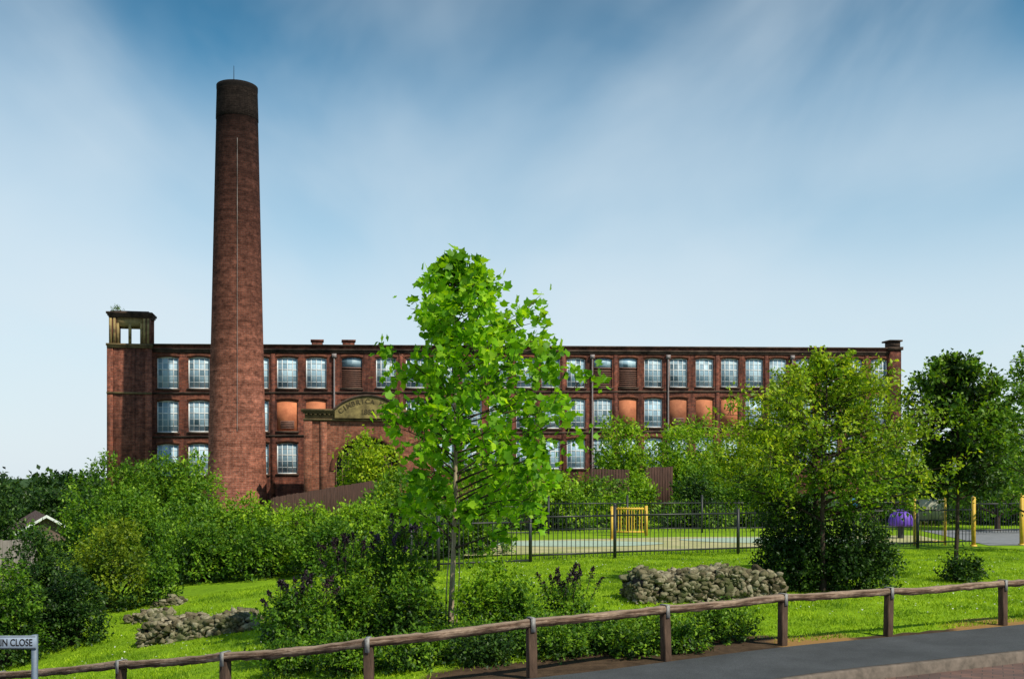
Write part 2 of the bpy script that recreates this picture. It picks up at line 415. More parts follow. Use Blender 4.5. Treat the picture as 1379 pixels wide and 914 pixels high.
c = mix(nt, 1, c, ramp(nt, n3, [(.3, .6), (.7, 1.2)]), 'MULTIPLY')
at3 = N(nt, 'ShaderNodeAttribute', attribute_name='rough')
c = mix(nt, at3.outputs['Fac'], c, (.035, .075, .018))
at = N(nt, 'ShaderNodeAttribute', attribute_name='bare')
soil = ramp(nt, n2, [(.3, (.03, .02, .013)), (.7, (.10, .065, .04))])
md = N(nt, 'ShaderNodeMath', operation='MULTIPLY_ADD'); nt.links.new(n2, md.inputs[0]); md.inputs[1].default_value = .7
nt.links.new(at.outputs['Fac'], md.inputs[2])
c = mix(nt, ramp(nt, md.outputs[0], [(.72, 0.), (.92, 1.)]), c, soil)
at2 = N(nt, 'ShaderNodeAttribute', attribute_name='dry')
md2 = N(nt, 'ShaderNodeMath', operation='MULTIPLY_ADD'); nt.links.new(n2, md2.inputs[0]); md2.inputs[1].default_value = .7
nt.links.new(at2.outputs['Fac'], md2.inputs[2])
c = mix(nt, ramp(nt, md2.outputs[0], [(.75, 0.), (1., .9)]), c, (.30, .17, .06))
nt.links.new(c, p.inputs['Base Color']); p.inputs['Roughness'].default_value = .95; p.inputs['Specular IOR Level'].default_value = .1; bump(nt, p, n3, .5, .02)
M_ground = m
def bare(x, y):
    e = y - rs(x)
    b1 = (1 - ss(.5, 1.3, e)) * (1 - ss(2.6, 4.2, x)) * ss(-1.6, -.3, x)
    b2 = (1 - ss(.02, .2, e))
    return np.clip(np.maximum(b1, b2), 0, 1)
def dryf(x, y):
    e = y - rs(x)
    return (1 - ss(.35, .9, e)) * ss(2.6, 3.6, x) * (.5 + .5 * np.sin(x * 2.1 + .6))
def roughf(x, y): return ss(40, 60, y)
gr = g.obj('ground', [M_ground], smooth=True); gr['kind'] = 'structure'
for nm, fn in (('bare', bare), ('dry', dryf), ('rough', roughf)):
    A_ = gr.data.attributes.new(nm, 'FLOAT', 'POINT'); A_.data.foreach_set('value', fn(X, Y).ravel().astype(np.float32))

def strip(name, ya, yb, za, zb, mat, x0=-14, x1=38, st=.2):
    s = MB(); q = np.arange(x0, x1 + .01, st)
    V = []
    for x in q:
        y1, y2 = float(ya(x)), float(yb(x))
        V.append([x, y1, float(T(x, y1)) + za]); V.append([x, y2, float(T(x, y2)) + zb])
    k = len(q)
    s.arr(V, [[2*i, 2*i+2, 2*i+3, 2*i+1] for i in range(k - 1)])
    o = s.obj(name, [mat], smooth=True); o['kind'] = 'structure'; return o
def asphalt():
    m, nt, p, o = newmat('asphalt'); v = coords(nt)
    n = noise(nt, v, 90, 3, .7); n2 = noise(nt, v, 1.2, 6, .7)
    c = ramp(nt, n, [(.3, (.025, .028, .032)), (.7, (.072, .077, .084))])
    c = mix(nt, 1, c, ramp(nt, n2, [(.3, .6), (.7, 1.25)]), 'MULTIPLY')
    nt.links.new(c, p.inputs['Base Color']); p.inputs['Roughness'].default_value = .8; bump(nt, p, n, .6, .006); return m
M_asph = asphalt()
def paver():
    m, nt, p, o = newmat('paver'); v = coords(nt)
    mp = N(nt, 'ShaderNodeMapping'); mp.inputs['Rotation'].default_value = (0, 0, .45); nt.links.new(v, mp.inputs[0])
    b = N(nt, 'ShaderNodeTexBrick'); nt.links.new(mp.outputs[0], b.inputs[0]); b.inputs['Scale'].default_value = 1
    b.inputs['Brick Width'].default_value = .2; b.inputs['Row Height'].default_value = .1; b.inputs['Mortar Size'].default_value = .005
    b.inputs['Color1'].default_value = (.16, .085, .065, 1); b.inputs['Color2'].default_value = (.10, .062, .054, 1); b.inputs['Mortar'].default_value = (.05, .04, .035, 1)
    n = noise(nt, v, 2, 5)
    c = mix(nt, 1, b.outputs[0], ramp(nt, n, [(.3, .7), (.7, 1.15)]), 'MULTIPLY')
    nt.links.new(c, p.inputs['Base Color']); p.inputs['Roughness'].default_value = .85; bump(nt, p, b.outputs[1], -.4, .005); return m
strip('pavement', lambda x: kerb_y(x), lambda x: rs(x) - .16, .012, .02, M_asph)
strip('road', lambda x: kerb_y(x) - 7, lambda x: kerb_y(x) - .12, -.10, -.10, paver())
M_kerb = simple('kerb_concrete', (.18, .145, .12), .85, c2=(.09, .075, .062), sc=9)
s = MB(); q = np.arange(-14, 38, .2)
pr = [(-.125, -.16), (-.12, .008), (-.105, .022), (-.02, .022), (.0, -.05)]
V = [[x, float(kerb_y(x)) + a_, float(T(x, float(kerb_y(x)))) + b_] for x in q for a_, b_ in pr]
s.arr(V, [[i*5+j, (i+1)*5+j, (i+1)*5+j+1, i*5+j+1] for i in range(len(q)-1) for j in range(4)])
o = s.obj('kerb', [M_kerb]); o['kind'] = 'structure'

def sheet(name, pts, z, mat):
    s = MB(); s.arr([[x, y, z] for x, y in pts], [list(range(len(pts)))]); o = s.obj(name, [mat]); o['kind'] = 'structure'; return o
M_mint = simple('mint_safety_surface', (.40, .50, .38), .8, c2=(.30, .39, .31), sc=3)
M_sand = simple('sand_surface', (.50, .44, .25), .9, c2=(.28, .31, .12), sc=1.2)
sheet('play_surface', [(-1.2, 24.6), (2.6, 25.9), (13, 29.8), (13.5, 33.0), (5, 32), (-1, 30)], .02, M_sand)
s = MB()
for (cx_, cy_, rx_, ry_) in ((1.8, 28.9, 2.6, 1.2), (8.2, 30.4, 3.0, 1.3)):
    t = np.linspace(0, 2*np.pi, 32, endpoint=False)
    s.arr(np.stack([cx_ + rx_*np.cos(t)*(1+.08*np.sin(3*t)), cy_ + ry_*np.sin(t), np.full(32, .03)], 1), [list(range(32))])
o = s.obj('safety_surface', [M_mint]); o['kind'] = 'structure'
M_path = simple('path_asphalt', (.24, .25, .27), .85, c2=(.17, .18, .19), sc=4)
sheet('path', [(13.6, 28.4), (40, 30), (60, 48), (14.8, 36)], .012, M_path)

# ------------------------------------------------------------------ grass blades
rng = np.random.default_rng(3)
n = 280000
gx = rng.uniform(-9.5, 13.5, n); gy = 9.8 + (rng.random(n) ** 1.15) * 17
ok = (gy > rs(gx) + .10) & (rng.random(n) > bare(gx, gy) * 1.15) & (gy < 24.3 + (gx + 1.6) * .39) & (np.abs(gx) < gy * .56 + .6)
gx, gy = gx[ok], gy[ok]; n = len(gx)
gz = T(gx, gy)
h = rng.uniform(.02, .052, n) * (1 + .5 * (np.sin(gx * 1.7 + gy) * np.sin(gy * 2.3) > .4)); w = rng.uniform(.004, .009, n) * (1 + gy / 40)
az = rng.uniform(0, 2 * np.pi, n); le = rng.normal(0, .5, (n, 2))
b = np.stack([gx, gy, gz - .005], 1); sd = np.stack([np.cos(az), np.sin(az), np.zeros(n)], 1) * w[:, None]
tp = b + np.stack([le[:, 0] * h, le[:, 1] * h, h], 1)
V = np.stack([b - sd, b + sd, tp], 1).reshape(-1, 3)
gm = MB(); gm.arr(V, np.arange(3 * n).reshape(-1, 3), 0)
k = 1100
fx = rng.uniform(-7, 13, k); fy = rng.uniform(14, 24, k)
okf = (bare(fx, fy) < .1) & (fy < 22 + (fx + 1.6) * .39); fx, fy = fx[okf], fy[okf]; k = len(fx)
P = np.stack([fx, fy, T(fx, fy) + .06], 1)
add_leaves(gm, P, rng.normal(size=(k, 3)) * np.array([1, 1, .2]), np.tile([0, 0, 1.], (k, 1)), np.full(k, .03), np.full(k, .03), SIMPLE, 1)
M_grass = leafmat('grass_blade', (.16, .30, .010), (.25, .43, .013), (.38, .56, .03), .38, .6)
M_daisy = simple('daisy_white', (.75, .75, .7), .6)
o = gm.obj('grass', [M_grass, M_daisy]); o['kind'] = 'stuff'; tag(o, 'short green lawn grass dotted with daisies', 'grass')

# ------------------------------------------------------------------ mill
UX, UY = .983, .1835; YAW = math.atan2(UY, UX); SH = .0187
OX, OY = -34.5, 95.4
def pu(px):
    k = (px - 689.5) / F
    return (k * OY - OX) / (UX - k * UY)
mill = empty('mill', (OX, OY, 0), YAW)
tag(mill, 'long three storey red brick cotton mill with rows of white windows', 'building')
cols1 = [226, 268, 308, 348, 387, 426, 474, 520, 560, 598, 636, 672, 708, 742, 776, 812, 846, 880, 914, 949, 983, 1016, 1048, 1083, 1117, 1150, 1184]
us = [pu(a_) for a_ in cols1]
WW, WH = 1.98, 3.05; rows = [10.33, 6.13, 1.95]; TOPZ = 14.46; LEN = pu(1210); RV = .17
W = MB()
ucut = [0.]
for u in us: ucut += [u - WW/2, u + WW/2]
ucut.append(LEN)
zcut = [-3.]
for r_, zb_ in sorted(enumerate(rows), key=lambda t: t[1]): zcut += [zb_, zb_ + WH]
zcut.append(TOPZ)
AR = .12
def wv(u, y, z): return [u, y, z + SH * u]
for i in range(len(ucut) - 1):
    for j in range(len(zcut) - 1):
        a0, a1, z0, z1 = ucut[i], ucut[i+1], zcut[j], zcut[j+1]
        if i % 2 == 1 and j % 2 == 1:
            D_ = RV
            K = 8
            arc = [(a0 + (a1-a0)*t, z1 - AR * (2*t-1)**2) for t in np.linspace(0, 1, K+1)]
            for q_ in range(K):
                (ua, za), (ub, zb2) = arc[q_], arc[q_+1]
                W.arr([wv(ua, 0, za), wv(ub, 0, zb2), wv(ub, 0, z1), wv(ua, 0, z1)], [[0, 1, 2, 3]])
                W.arr([wv(ua, 0, za), wv(ua, D_, za), wv(ub, D_, zb2), wv(ub, 0, zb2)], [[0, 1, 2, 3]])
            W.arr([wv(a0, 0, z0), wv(a0, D_, z0), wv(a0, D_, z1), wv(a0, 0, z1)], [[0, 1, 2, 3]])
            W.arr([wv(a1, 0, z0), wv(a1, 0, z1), wv(a1, D_, z1), wv(a1, D_, z0)], [[0, 1, 2, 3]])
            W.arr([wv(a0, 0, z0), wv(a1, 0, z0), wv(a1, D_, z0), wv(a0, D_, z0)], [[0, 1, 2, 3]])
        else:
            W.arr([wv(a0, 0, z0), wv(a1, 0, z0), wv(a1, 0, z1), wv(a0, 0, z1)], [[0, 1, 2, 3]])
DP = 34.
W.arr([wv(0, 0, -3), wv(0, DP, -3), wv(0, DP, TOPZ), wv(0, 0, TOPZ)], [[0, 3, 2, 1]])
W.arr([wv(LEN, 0, -3), wv(LEN, DP, -3), wv(LEN, DP, TOPZ), wv(LEN, 0, TOPZ)], [[0, 1, 2, 3]])
W.arr([wv(0, DP, -3), wv(LEN, DP, -3), wv(LEN, DP, TOPZ), wv(0, DP, TOPZ)], [[0, 1, 2, 3]])
for i in list(range(1, len(us) - 1, 2)):
    uu = (us[i] + us[i+1]) / 2
    W.box((uu - .2, -.06, -3), (uu + .2, .0 - .002, 13.7), sh=SH)
W.obj('wall', [M_mill], mill)
b = MB(); b.box((.3, .3, 13.5), (LEN - .3, DP - .3, 13.8), sh=SH); b.obj('roof', [M_roof], mill)
b = MB()
b.box((0, -.24, 14.0), (LEN, -.004, 14.16), sh=SH); b.box((0, -.13, 13.78), (LEN, -.004, 13.998), sh=SH)
b.box((-.05, -.28, TOPZ + .004), (LEN + .05, .6, TOPZ + .14), sh=SH); b.obj('cornice', [M_stoned], mill)
b = MB()
for z_ in (9.78, 5.58): b.box((0, -.10, z_), (LEN, -.003, z_ + .18), sh=SH)
b.obj('string_course', [M_stoned], mill)
def trims(w):
    s_ = MB(); s_.box((-WW/2 - .12, -RV - .14, -.17), (WW/2 + .12, -RV - .004, -.004)); s_.obj('sill', [M_stoned], w)
    b = MB(); y0_ = -RV - .03; y1_ = -RV - .002
    for q_ in range(6):
        t0, t1_ = q_ / 6, (q_ + 1) / 6
        xa, xb = -WW/2 - .1 + (WW + .2) * t0, -WW/2 - .1 + (WW + .2) * t1_
        za, zb2 = WH - AR * (2*t0-1)**2 + .03, WH - AR * (2*t1_-1)**2 + .03
        b.arr([[xa, y0_, za], [xb, y0_, zb2], [xb, y0_, zb2 + .3], [xa, y0_, za + .3], [xa, y1_, za], [xb, y1_, zb2], [xb, y1_, zb2 + .3], [xa, y1_, za + .3]], [[0, 1, 2, 3], [0, 4, 5, 1], [3, 2, 6, 7]])
    b.obj('arch', [M_arch], w)
def window_proto(parent):
    w = empty('window', (0, 0, 0), 0, parent)
    f = MB(); hw = WW/2 + .06; t = .075
    f.box((-hw, 0, -.05), (-hw + .15, .09, WH + .05)); f.box((hw - .15, 0, -.05), (hw, .09, WH + .05))
    f.box((-hw + .15, 0, -.05), (hw - .15, .09, .08)); f.box((-hw + .15, 0, WH - .14), (hw - .15, .09, WH + .05))
    for xk in (-.5, 0, .5): f.box((xk - t/2, .012, .08), (xk + t/2, .07, WH - .14))
    for k_ in range(1, 5):
        z_ = k_ * .61; tt = .045 if k_ != 3 else .11
        f.box((-hw + .15, .02, z_ - tt/2), (hw - .15, .06, z_ + tt/2))
    f.obj('frame', [M_frame], w)
    g_ = MB(); g_.box((-hw + .02, .042, 0), (hw - .02, .052, WH)); g_.obj('glass', [M_glass], w)
    trims(w); return w
def vent_(w):
    v_ = MB()
    for i in range(5): v_.box((-.6, -.10, .25 + i*.15), (.6, -.054, .33 + i*.15))
    v_.box((-.66, -.07, .2), (.66, -.052, 1.0)); v_.obj('vent', [M_slat], w)
def board_proto(parent):
    w = empty('boarded_window', (0, 0, 0), 0, parent)
    f = MB(); f.box((-WW/2 - .04, -.05, -.04), (WW/2 + .04, .05, WH + .04)); f.obj('infill_panel', [M_board], w)
    trims(w); return w
def vented_proto(parent):
    w = board_proto(parent); vent_(w); return w
def louvre_proto(parent):
    w = empty('louvred_window', (0, 0, 0), 0, parent)
    f = MB(); f.box((-WW/2 - .04, .1, -.04), (WW/2 + .04, .12, WH + .04)); f.obj('backing', [M_dark], w)
    f = MB()
    for i in range(9):
        f.box((-WW/2, -.12, 0), (WW/2, .08, .04), rot=Matrix.Rotation(.6, 3, 'X'), org=(0, 0, .15 + i * .2))
    f.box((-WW/2, -.05, 1.95), (WW/2, .03, 2.07)); f.obj('slats', [M_slat], w)
    g_ = MB(); g_.box((-WW/2, .0, 2.07), (WW/2, .02, WH)); g_.obj('glass', [M_glass], w)
    trims(w); return w
protos = {'w': None, 'b': None, 'l': None, 'v': None}
mk = {'w': window_proto, 'b': board_proto, 'l': louvre_proto, 'v': vented_proto}
kinds = {}
for c_ in (474, 812, 846): kinds[(0, c_)] = 'l'
for c_ in (426, 846, 949, 983): kinds[(1, c_)] = 'b'
for c_ in (387, 914): kinds[(1, c_)] = 'v'
for r_, z_ in enumerate(rows):
    for c_, u in zip(cols1, us):
        kd = kinds.get((r_, c_), 'w'); lc = (u, RV, z_ + SH * u)
        if protos[kd] is None:
            protos[kd] = mk[kd](mill); protos[kd].location = lc
        else: copy_tree(protos[kd], lc, parent=mill)
for c_ in (450, 797, 899, 1066):
    u = pu(c_); b = MB(); b.tube([[u, -.2, -2 + SH*u], [u, -.2, 13.6 + SH*u]], [.085, .085], 8)
    b.box((u - .22, -.34, 13.3), (u + .22, -.104, 13.7), sh=SH); b.obj('drainpipe', [M_pipe], mill)
for c_, w_ in ((427, 1.1), (470, 1.2)):
    u = pu(c_); b = MB(); b.box((u - w_/2, 1.5, 13.7), (u + w_/2, 2.5, 15.2), sh=SH); b.box((u - w_/2 - .1, 1.4, 15.15), (u + w_/2 + .1, 2.6, 15.32), sh=SH)
    b.obj('roof_stack', [M_mill], mill)
u1 = LEN; tb = MB()
tb.box((u1 - 1.2, -.4, -3), (u1 + .08, 1.0, 14.4), sh=SH); tb.obj('corner_pier', [M_mill], mill)
tb = MB(); tb.box((u1 - 1.4, -.55, 14.3), (u1 + .25, 1.2, 14.65), sh=SH); tb.box((u1 - 1.1, -.35, 14.64), (u1 + .0, .9, 15.25), sh=SH)
tb.box((u1 - 1.35, -.5, 15.24), (u1 + .2, 1.15, 15.42), sh=SH); tb.obj('turret', [M_stoned], mill)
u0 = -3.95; t1 = .02; TD = 1.9
tw = empty('stair_tower', (0, 0, 0), 0, mill)
b = MB(); b.box((u0, -.5, -3), (t1, TD, 14.2))
b.box((u0 - .04, -.60, -3), (u0 + .5, -.504, 14.1)); b.box((t1 - .55, -.60, -3), (t1 + .04, -.504, 14.1)); b.box((-1.7, -.58, -3), (-1.45, -.504, 14.1))
b.obj('shaft', [M_twr], tw)
b = MB(); b.box((u0 - .04, -.68, 14.1), (t1 + .04, TD + .1, 14.3)); b.box((u0 - .10, -.76, 14.29), (t1 + .10, TD + .2, 14.5))
b.obj('tower_cornice', [M_stone], tw)
b = MB(); b.box((u0 - .06, -.66, 9.72), (t1 + .06, -.602, 9.92)); b.obj('band', [M_stone], tw)
b = MB()
for (xa, xb) in ((u0 + .12, u0 + .75), (t1 - .8, t1 - .12)):
    b.box((xa, -.46, 14.48), (xb, .05, 17.05)); b.box((xa, TD - .6, 14.48), (xb, TD - .1, 17.05))
b.obj('belvedere', [M_twr], tw)
b = MB()
for xa in (u0 + .77, -2.09, t1 - 1.05): b.box((xa, -.42, 14.51), (xa + .24, -.1, 16.5))
b.box((u0 + .77, -.38, 16.2), (t1 - .82, -.05, 17.0))
for xa in (u0 + .16, u0 + .5, t1 - .76, t1 - .42): b.box((xa, -.53, 14.51), (xa + .22, -.462, 16.95))
b.box((u0 + .8, TD - .5, 16.2), (t1 - .82, TD - .25, 17.0))
b.obj('stone_surround', [M_stoney], tw)
b = MB(); b.box((u0 + .1, -.6, 17.0), (t1 - .1, TD - .05, 17.15)); b.box((u0 + .0, -.68, 17.14), (t1 + .0, TD, 17.32)); b.box((u0 - .1, -.76, 17.31), (t1 + .1, TD + .1, 17.5)); b.box((u0 + .25, -.5, 17.49), (t1 - .25, TD - .2, 17.62)); b.obj('tower_roof', [M_stoned], tw)
rg = np.random.default_rng(8); b = MB()
wx, wy = OX + UX * (-3.2), OY - .6
C_ = np.array([[wx + rg.normal(0, .2), wy + rg.normal(0, .2), 17.65 + rg.random() * .4] for _ in range(26)])
shoot_leaves(rg, b, C_, nrm(rg.normal(size=(26, 3)) + np.array([0, 0, 1.])), .35, 8, .14, .09)
b.tube([[wx, wy, 17.5], [wx + .1, wy, 18.2]], [.04, .01], 5, 1)
tag(b.obj('plant', [LM['mid'], M_barkd], loc=(wx, wy, 17.6)), 'small wild bush growing on the tower roof', 'plant')

# ------------------------------------------------------------------ chimney
cx_, cy_ = site(319.5, 85); S85 = F / 85
ch = empty('mill_chimney', (cx_, cy_, 0)); tag(ch, 'tall tapering red brick mill chimney blackened with soot at the top', 'chimney')
wid = [(670, 77.5), (600, 74.5), (500, 70), (400, 65.5), (300, 61), (200, 56.5), (160, 54.5), (126, 52.5)]
b = MB(); prof = [(2.5, -1.5)]
for y_ in np.linspace(670, 126, 60): prof.append((float(np.interp(y_, [q_[0] for q_ in wid[::-1]], [q_[1] for q_ in wid[::-1]])) / 2 / S85, hz(y_, 85)))
b.lathe(prof, 64); b.obj('shaft', [M_chim], ch, True)
def crad(z_): return float(np.interp(z_, [q_[1] for q_ in prof], [q_[0] for q_ in prof]))
zt = hz(120, 85)
b = MB(); zz0 = hz(163, 85); b.lathe([(crad(zz0) + .002, zz0)] + [(crad(z_) + .035, z_) for z_ in np.linspace(zz0 + .03, zt - .28, 8)], 64); b.obj('sooted_head', [M_sooty], ch, True)
b = MB(); b.lathe([(1.70, zt - .3), (1.72, zt - .1), (1.72, zt + .15), (1.35, zt + .2), (1.3, zt - 3)], 64)
b.obj('cap', [M_black], ch)
b = MB(); ang = -math.pi/2 + .07 + .2
pts = []
for z_ in np.linspace(hz(582, 85), hz(195, 85), 30):
    rr = crad(z_) + .05
    pts.append([rr * math.cos(ang) * 1, rr * math.sin(ang), z_])
b.tube(pts, [.020] * 30, 5)
b.obj('lightning_conductor', [simple('conductor_strip', (.40, .36, .34), .6, c2=(.06, .05, .045), sc=.5)], ch)
b = MB(); b.tube([[.1, -1.4, zt - .2], [.1, -1.4, zt + 1.4]], [.035, .02], 5); b.obj('lightning_rod', [M_black], ch)

# ------------------------------------------------------------------ engine house
ex, ey = site(411, 80)
eh = empty('engine_house', (ex, ey, 0), YAW); tag(eh, 'brick engine house with stone cornice and curved lettered pediment', 'building')
EW = 10.0; EC = 4.95
b = MB(); ac, ar, sp = EC, 2.6, 2.4
zt_ = 6.5
arc = [(ac - ar * math.cos(t), sp + ar * math.sin(t)) for t in np.linspace(0, math.pi, 25)]
b.arr([[0, 0, -2], [ac - ar, 0, -2], [ac - ar, 0, zt_], [0, 0, zt_]], [[0, 1, 2, 3]])
b.arr([[ac + ar, 0, -2], [EW, 0, -2], [EW, 0, zt_], [ac + ar, 0, zt_]], [[0, 1, 2, 3]])
for (xa, za), (xb, zb_) in zip(arc[:-1], arc[1:]):
    b.arr([[xa, 0, za], [xb, 0, zb_], [xb, 0, zt_], [xa, 0, zt_]], [[0, 1, 2, 3]])
    b.arr([[xa, 0, za], [xa, .5, za], [xb, .5, zb_], [xb, 0, zb_]], [[0, 1, 2, 3]])
b.arr([[0, 0, -2], [0, 14, -2], [0, 14, zt_], [0, 0, zt_]], [[0, 3, 2, 1]]); b.arr([[EW, 0, -2], [EW, 14, -2], [EW, 14, zt_], [EW, 0, zt_]], [[0, 1, 2, 3]])
b.arr([[0, 14, -2], [EW, 14, -2], [EW, 14, zt_], [0, 14, zt_]], [[0, 1, 2, 3]])
b.box((-.1, -.16, -2), (.55, -.004, 6.4)); b.box((1.2, -.12, -2), (1.7, -.004, 6.4)); b.box((EW - .55, -.16, -2), (EW + .1, -.004, 6.4))
b.obj('wall', [M_eng], eh)
b = MB(); b.box((.05, .02, 6.504), (EW - .05, 13.9, 7.2)); b.obj('roof', [M_stoned], eh)
b = MB(); b.box((-.14, -.2, 6.4 + .004), (EW + .14, .0, 6.58)); b.box((-.04, -.08, 6.584), (EW + .04, .0, 6.99)); b.obj('frieze', [M_stone], eh)
b = MB()
for i in range(28): b.box((.0 + i * .36, -.26, 6.86), (.17 + i * .36, -.084, 6.99))
b.box((-.2, -.3, 6.994), (EW + .2, .0, 7.14)); b.box((-.32, -.42, 7.144), (EW + .32, .2, 7.34)); b.obj('cornice', [M_stone], eh)
b = MB()
for i, ((xa, za), (xb, zb_)) in enumerate(zip(arc[:-1], arc[1:])):
    def o_(x_, z_, k_): return [ac + (x_ - ac) * k_, sp + (z_ - sp) * k_]
    A1, B1, A2, B2 = (xa, za), (xb, zb_), o_(xa, za, 1.15), o_(xb, zb_, 1.15)
    V = [[q_[0], -.09, q_[1]] for q_ in (A1, B1, B2, A2)] + [[q_[0], -.002, q_[1]] for q_ in (A1, B1, B2, A2)]
    b.arr(V, [[0, 1, 2, 3], [3, 2, 6, 7], [0, 4, 5, 1]])
b.obj('arch_surround', [M_arch], eh)
b = MB(); b.box((ac - ar - .1, .45, -2), (ac + ar + .1, .5, sp + ar + .1)); b.obj('glass', [M_dark], eh)
b = MB()
for k_ in range(-5, 6): b.box((ac + k_ * .5 - .035, .36, -2), (ac + k_ * .5 + .035, .44, sp + ar))
for k_ in range(8): b.box((ac - ar, .37, -.5 + k_ * .8), (ac + ar, .43, -.43 + k_ * .8))
b.obj('window_frame', [M_slat], eh)
pw, pz0, pz1 = 2.7, 7.34, 8.5; Rr = (pw**2 + (pz1 - pz0)**2) / (2 * (pz1 - pz0)); zc = pz1 - Rr; am = math.asin(pw / Rr)
th = np.linspace(-am, am, 25)
b = MB(); V = [[EC + (Rr - .12) * math.sin(t), -.47, zc + (Rr - .12) * math.cos(t)] for t in th]
low = [[EC + (Rr - .12) * math.sin(t), -.47, 6.62] for t in th]
Vb = [[q_[0], .15, q_[2]] for q_ in V]
for i in range(24): b.arr([V[i], V[i+1], low[i+1], low[i]], [[0, 3, 2, 1]]); b.arr([V[i], V[i+1], Vb[i+1], Vb[i]], [[0, 1, 2, 3]])
b.arr([low[0], low[-1], [low[-1][0], .1, 6.62], [low[0][0], .1, 6.62]], [[0, 3, 2, 1]])
b.obj('tympanum', [M_tymp], eh)
b = MB()
for i in range(24):
    o8 = []
    for y_ in (-.58, .2):
        for t in (th[i], th[i+1]):
            for rr in (Rr - .12, Rr + .05): o8.append([EC + rr * math.sin(t), y_, zc + rr * math.cos(t)])
    b.arr(o8, [[0, 1, 3, 2], [1, 5, 7, 3], [0, 2, 6, 4], [4, 6, 7, 5]])
b.obj('pediment_moulding', [M_stoned], eh)

def glyph(ch_, size, extr=.02):
    cu = bpy.data.curves.new('g', 'FONT'); cu.body = ch_; cu.size = size; cu.extrude = extr; cu.align_x = 'CENTER'; cu.offset = size * .012
    ob = bpy.data.objects.new('g', cu); COL.objects.link(ob)
    dg = bpy.context.evaluated_depsgraph_get(); me = bpy.data.meshes.new_from_object(ob.evaluated_get(dg))
    V = np.array([v_.co[:] for v_ in me.vertices]).reshape(-1, 3); Fs = [list(p_.vertices) for p_ in me.polygons]
    bpy.data.objects.remove(ob); bpy.data.meshes.remove(me); bpy.data.curves.remove(cu)
    return V, Fs
def add_glyph(mb, V, Fs, Mx):
    if len(V) == 0: return
    V4 = np.c_[V, np.ones(len(V))] @ np.array(Mx).T
    base = mb.n; mb.V.append(V4[:, :3]); mb.n += len(V)
    for f in Fs:
        mb.L.append(np.array(f) + base); mb.S.append(np.array([len(f)])); mb.M.append(np.array([0]))
b = MB(); txt = 'CIMBRICA MILL'; Rt = Rr - .68
for i, c_ in enumerate(txt):
    if c_ == ' ': continue
    t = (i - (len(txt) - 1) / 2) * .365 / Rt
    V, Fs = glyph(c_, .54)
    Mx = Matrix.Translation((EC + Rt * math.sin(t), -.488, zc + Rt * math.cos(t))) @ Matrix.Rotation(t, 4, 'Y') @ Matrix.Rotation(math.pi/2, 4, 'X')
    add_glyph(b, V, Fs, Mx)
b.obj('lettering', [M_carve], eh)
b = MB(); V, Fs = glyph('1888', .56); add_glyph(b, V, Fs, Matrix.Translation((EC, -.488, 6.95)) @ Matrix.Rotation(math.pi/2, 4, 'X'))
b.obj('date_lettering', [M_carve], eh)

# ------------------------------------------------------------------ house far away
hx, hy = site(62, 46); zh = float(T(hx, hy))
hs_ = empty('house', (hx, hy, 0), .5); tag(hs_, 'small house with pale gabled roof behind shrubs', 'house')
b = MB(); ridge = hz(694, 46); ev = hz(718, 46); b.box((-1.3, 0, zh - 1), (1.3, 8, ev))
b.arr([[-1.3, 0, ev], [1.3, 0, ev], [0, 0, ridge - .1]], [[0, 1, 2]]); b.obj('wall', [simple('brown_render', (.14, .105, .085), .9)], hs_)
b = MB()
for sx in (-1, 1):
    b.arr([[sx*1.6, -.3, ev - .2], [0, -.3, ridge], [0, 8.3, ridge], [sx*1.6, 8.3, ev - .2]], [[0, 1, 2, 3]])
b.obj('roof', [simple('roof_tile', (.11, .07, .06), .8)], hs_)
b = MB()
for sx in (-1, 1): b.arr([[sx*1.65, -.34, ev - .27], [0, -.34, ridge - .08], [0, -.34, ridge + .05], [sx*1.65, -.34, ev - .14]], [[0, 1, 2, 3]])
b.obj('bargeboard', [M_frame], hs_)

def board_fence(p0, p1, zt0, zt1, zb0, mat, label, bw=.14):
    p0 = np.array(p0, float); p1 = np.array(p1, float); Ld = np.linalg.norm(p1 - p0); n_ = int(Ld / bw); d_ = (p1 - p0) / Ld
    root = empty('board_fence', (p0[0], p0[1], 0), math.atan2(d_[1], d_[0]))
    rr = random.Random(int(Ld * 100)); b_ = MB()
    for i in range(n_):
        f = i / n_; b_.box((i * bw + .004, rr.uniform(-.01, .01), zb0), ((i+1) * bw - .006, .03, zt0 + (zt1 - zt0) * f + rr.uniform(-.02, .02)))
    b_.obj('boards', [mat], root)
    for i in range(0, n_, 14):
        b_ = MB(); b_.box((i * bw, .032, zb0), (i * bw + .1, .13, zt0 + (zt1 - zt0) * i / n_ - .05)); b_.obj('post', [mat], root)
    tag(root, label, 'fence'); return root
M_wood = simple('dark_fence_wood', (.085, .046, .036), .85, c2=(.035, .022, .018), sc=4, stretch=(3, 3, .4))
M_woodg = simple('grey_fence_wood', (.22, .20, .18), .9, c2=(.12, .11, .10), sc=4, stretch=(3, 3, .4))
board_fence(site(368, 40), site(508, 50), hz(669, 40), hz(646, 50), -.5, M_wood, 'dark brown close boarded wooden fence beside the engine house')
board_fence(site(795, 50), site(850, 50), hz(631, 50), hz(632, 50), -.2, M_wood, 'dark brown close boarded wooden fence behind bushes')
board_fence(site(870, 46), site(909, 46.5), hz(629, 46), hz(628, 46.5), -.2, M_wood, 'tall brown timber screen fence behind the playground')
board_fence(site(-40, 27), site(56, 29), hz(728, 27), hz(726, 29), -4, M_woodg, 'weathered grey wooden garden fence')

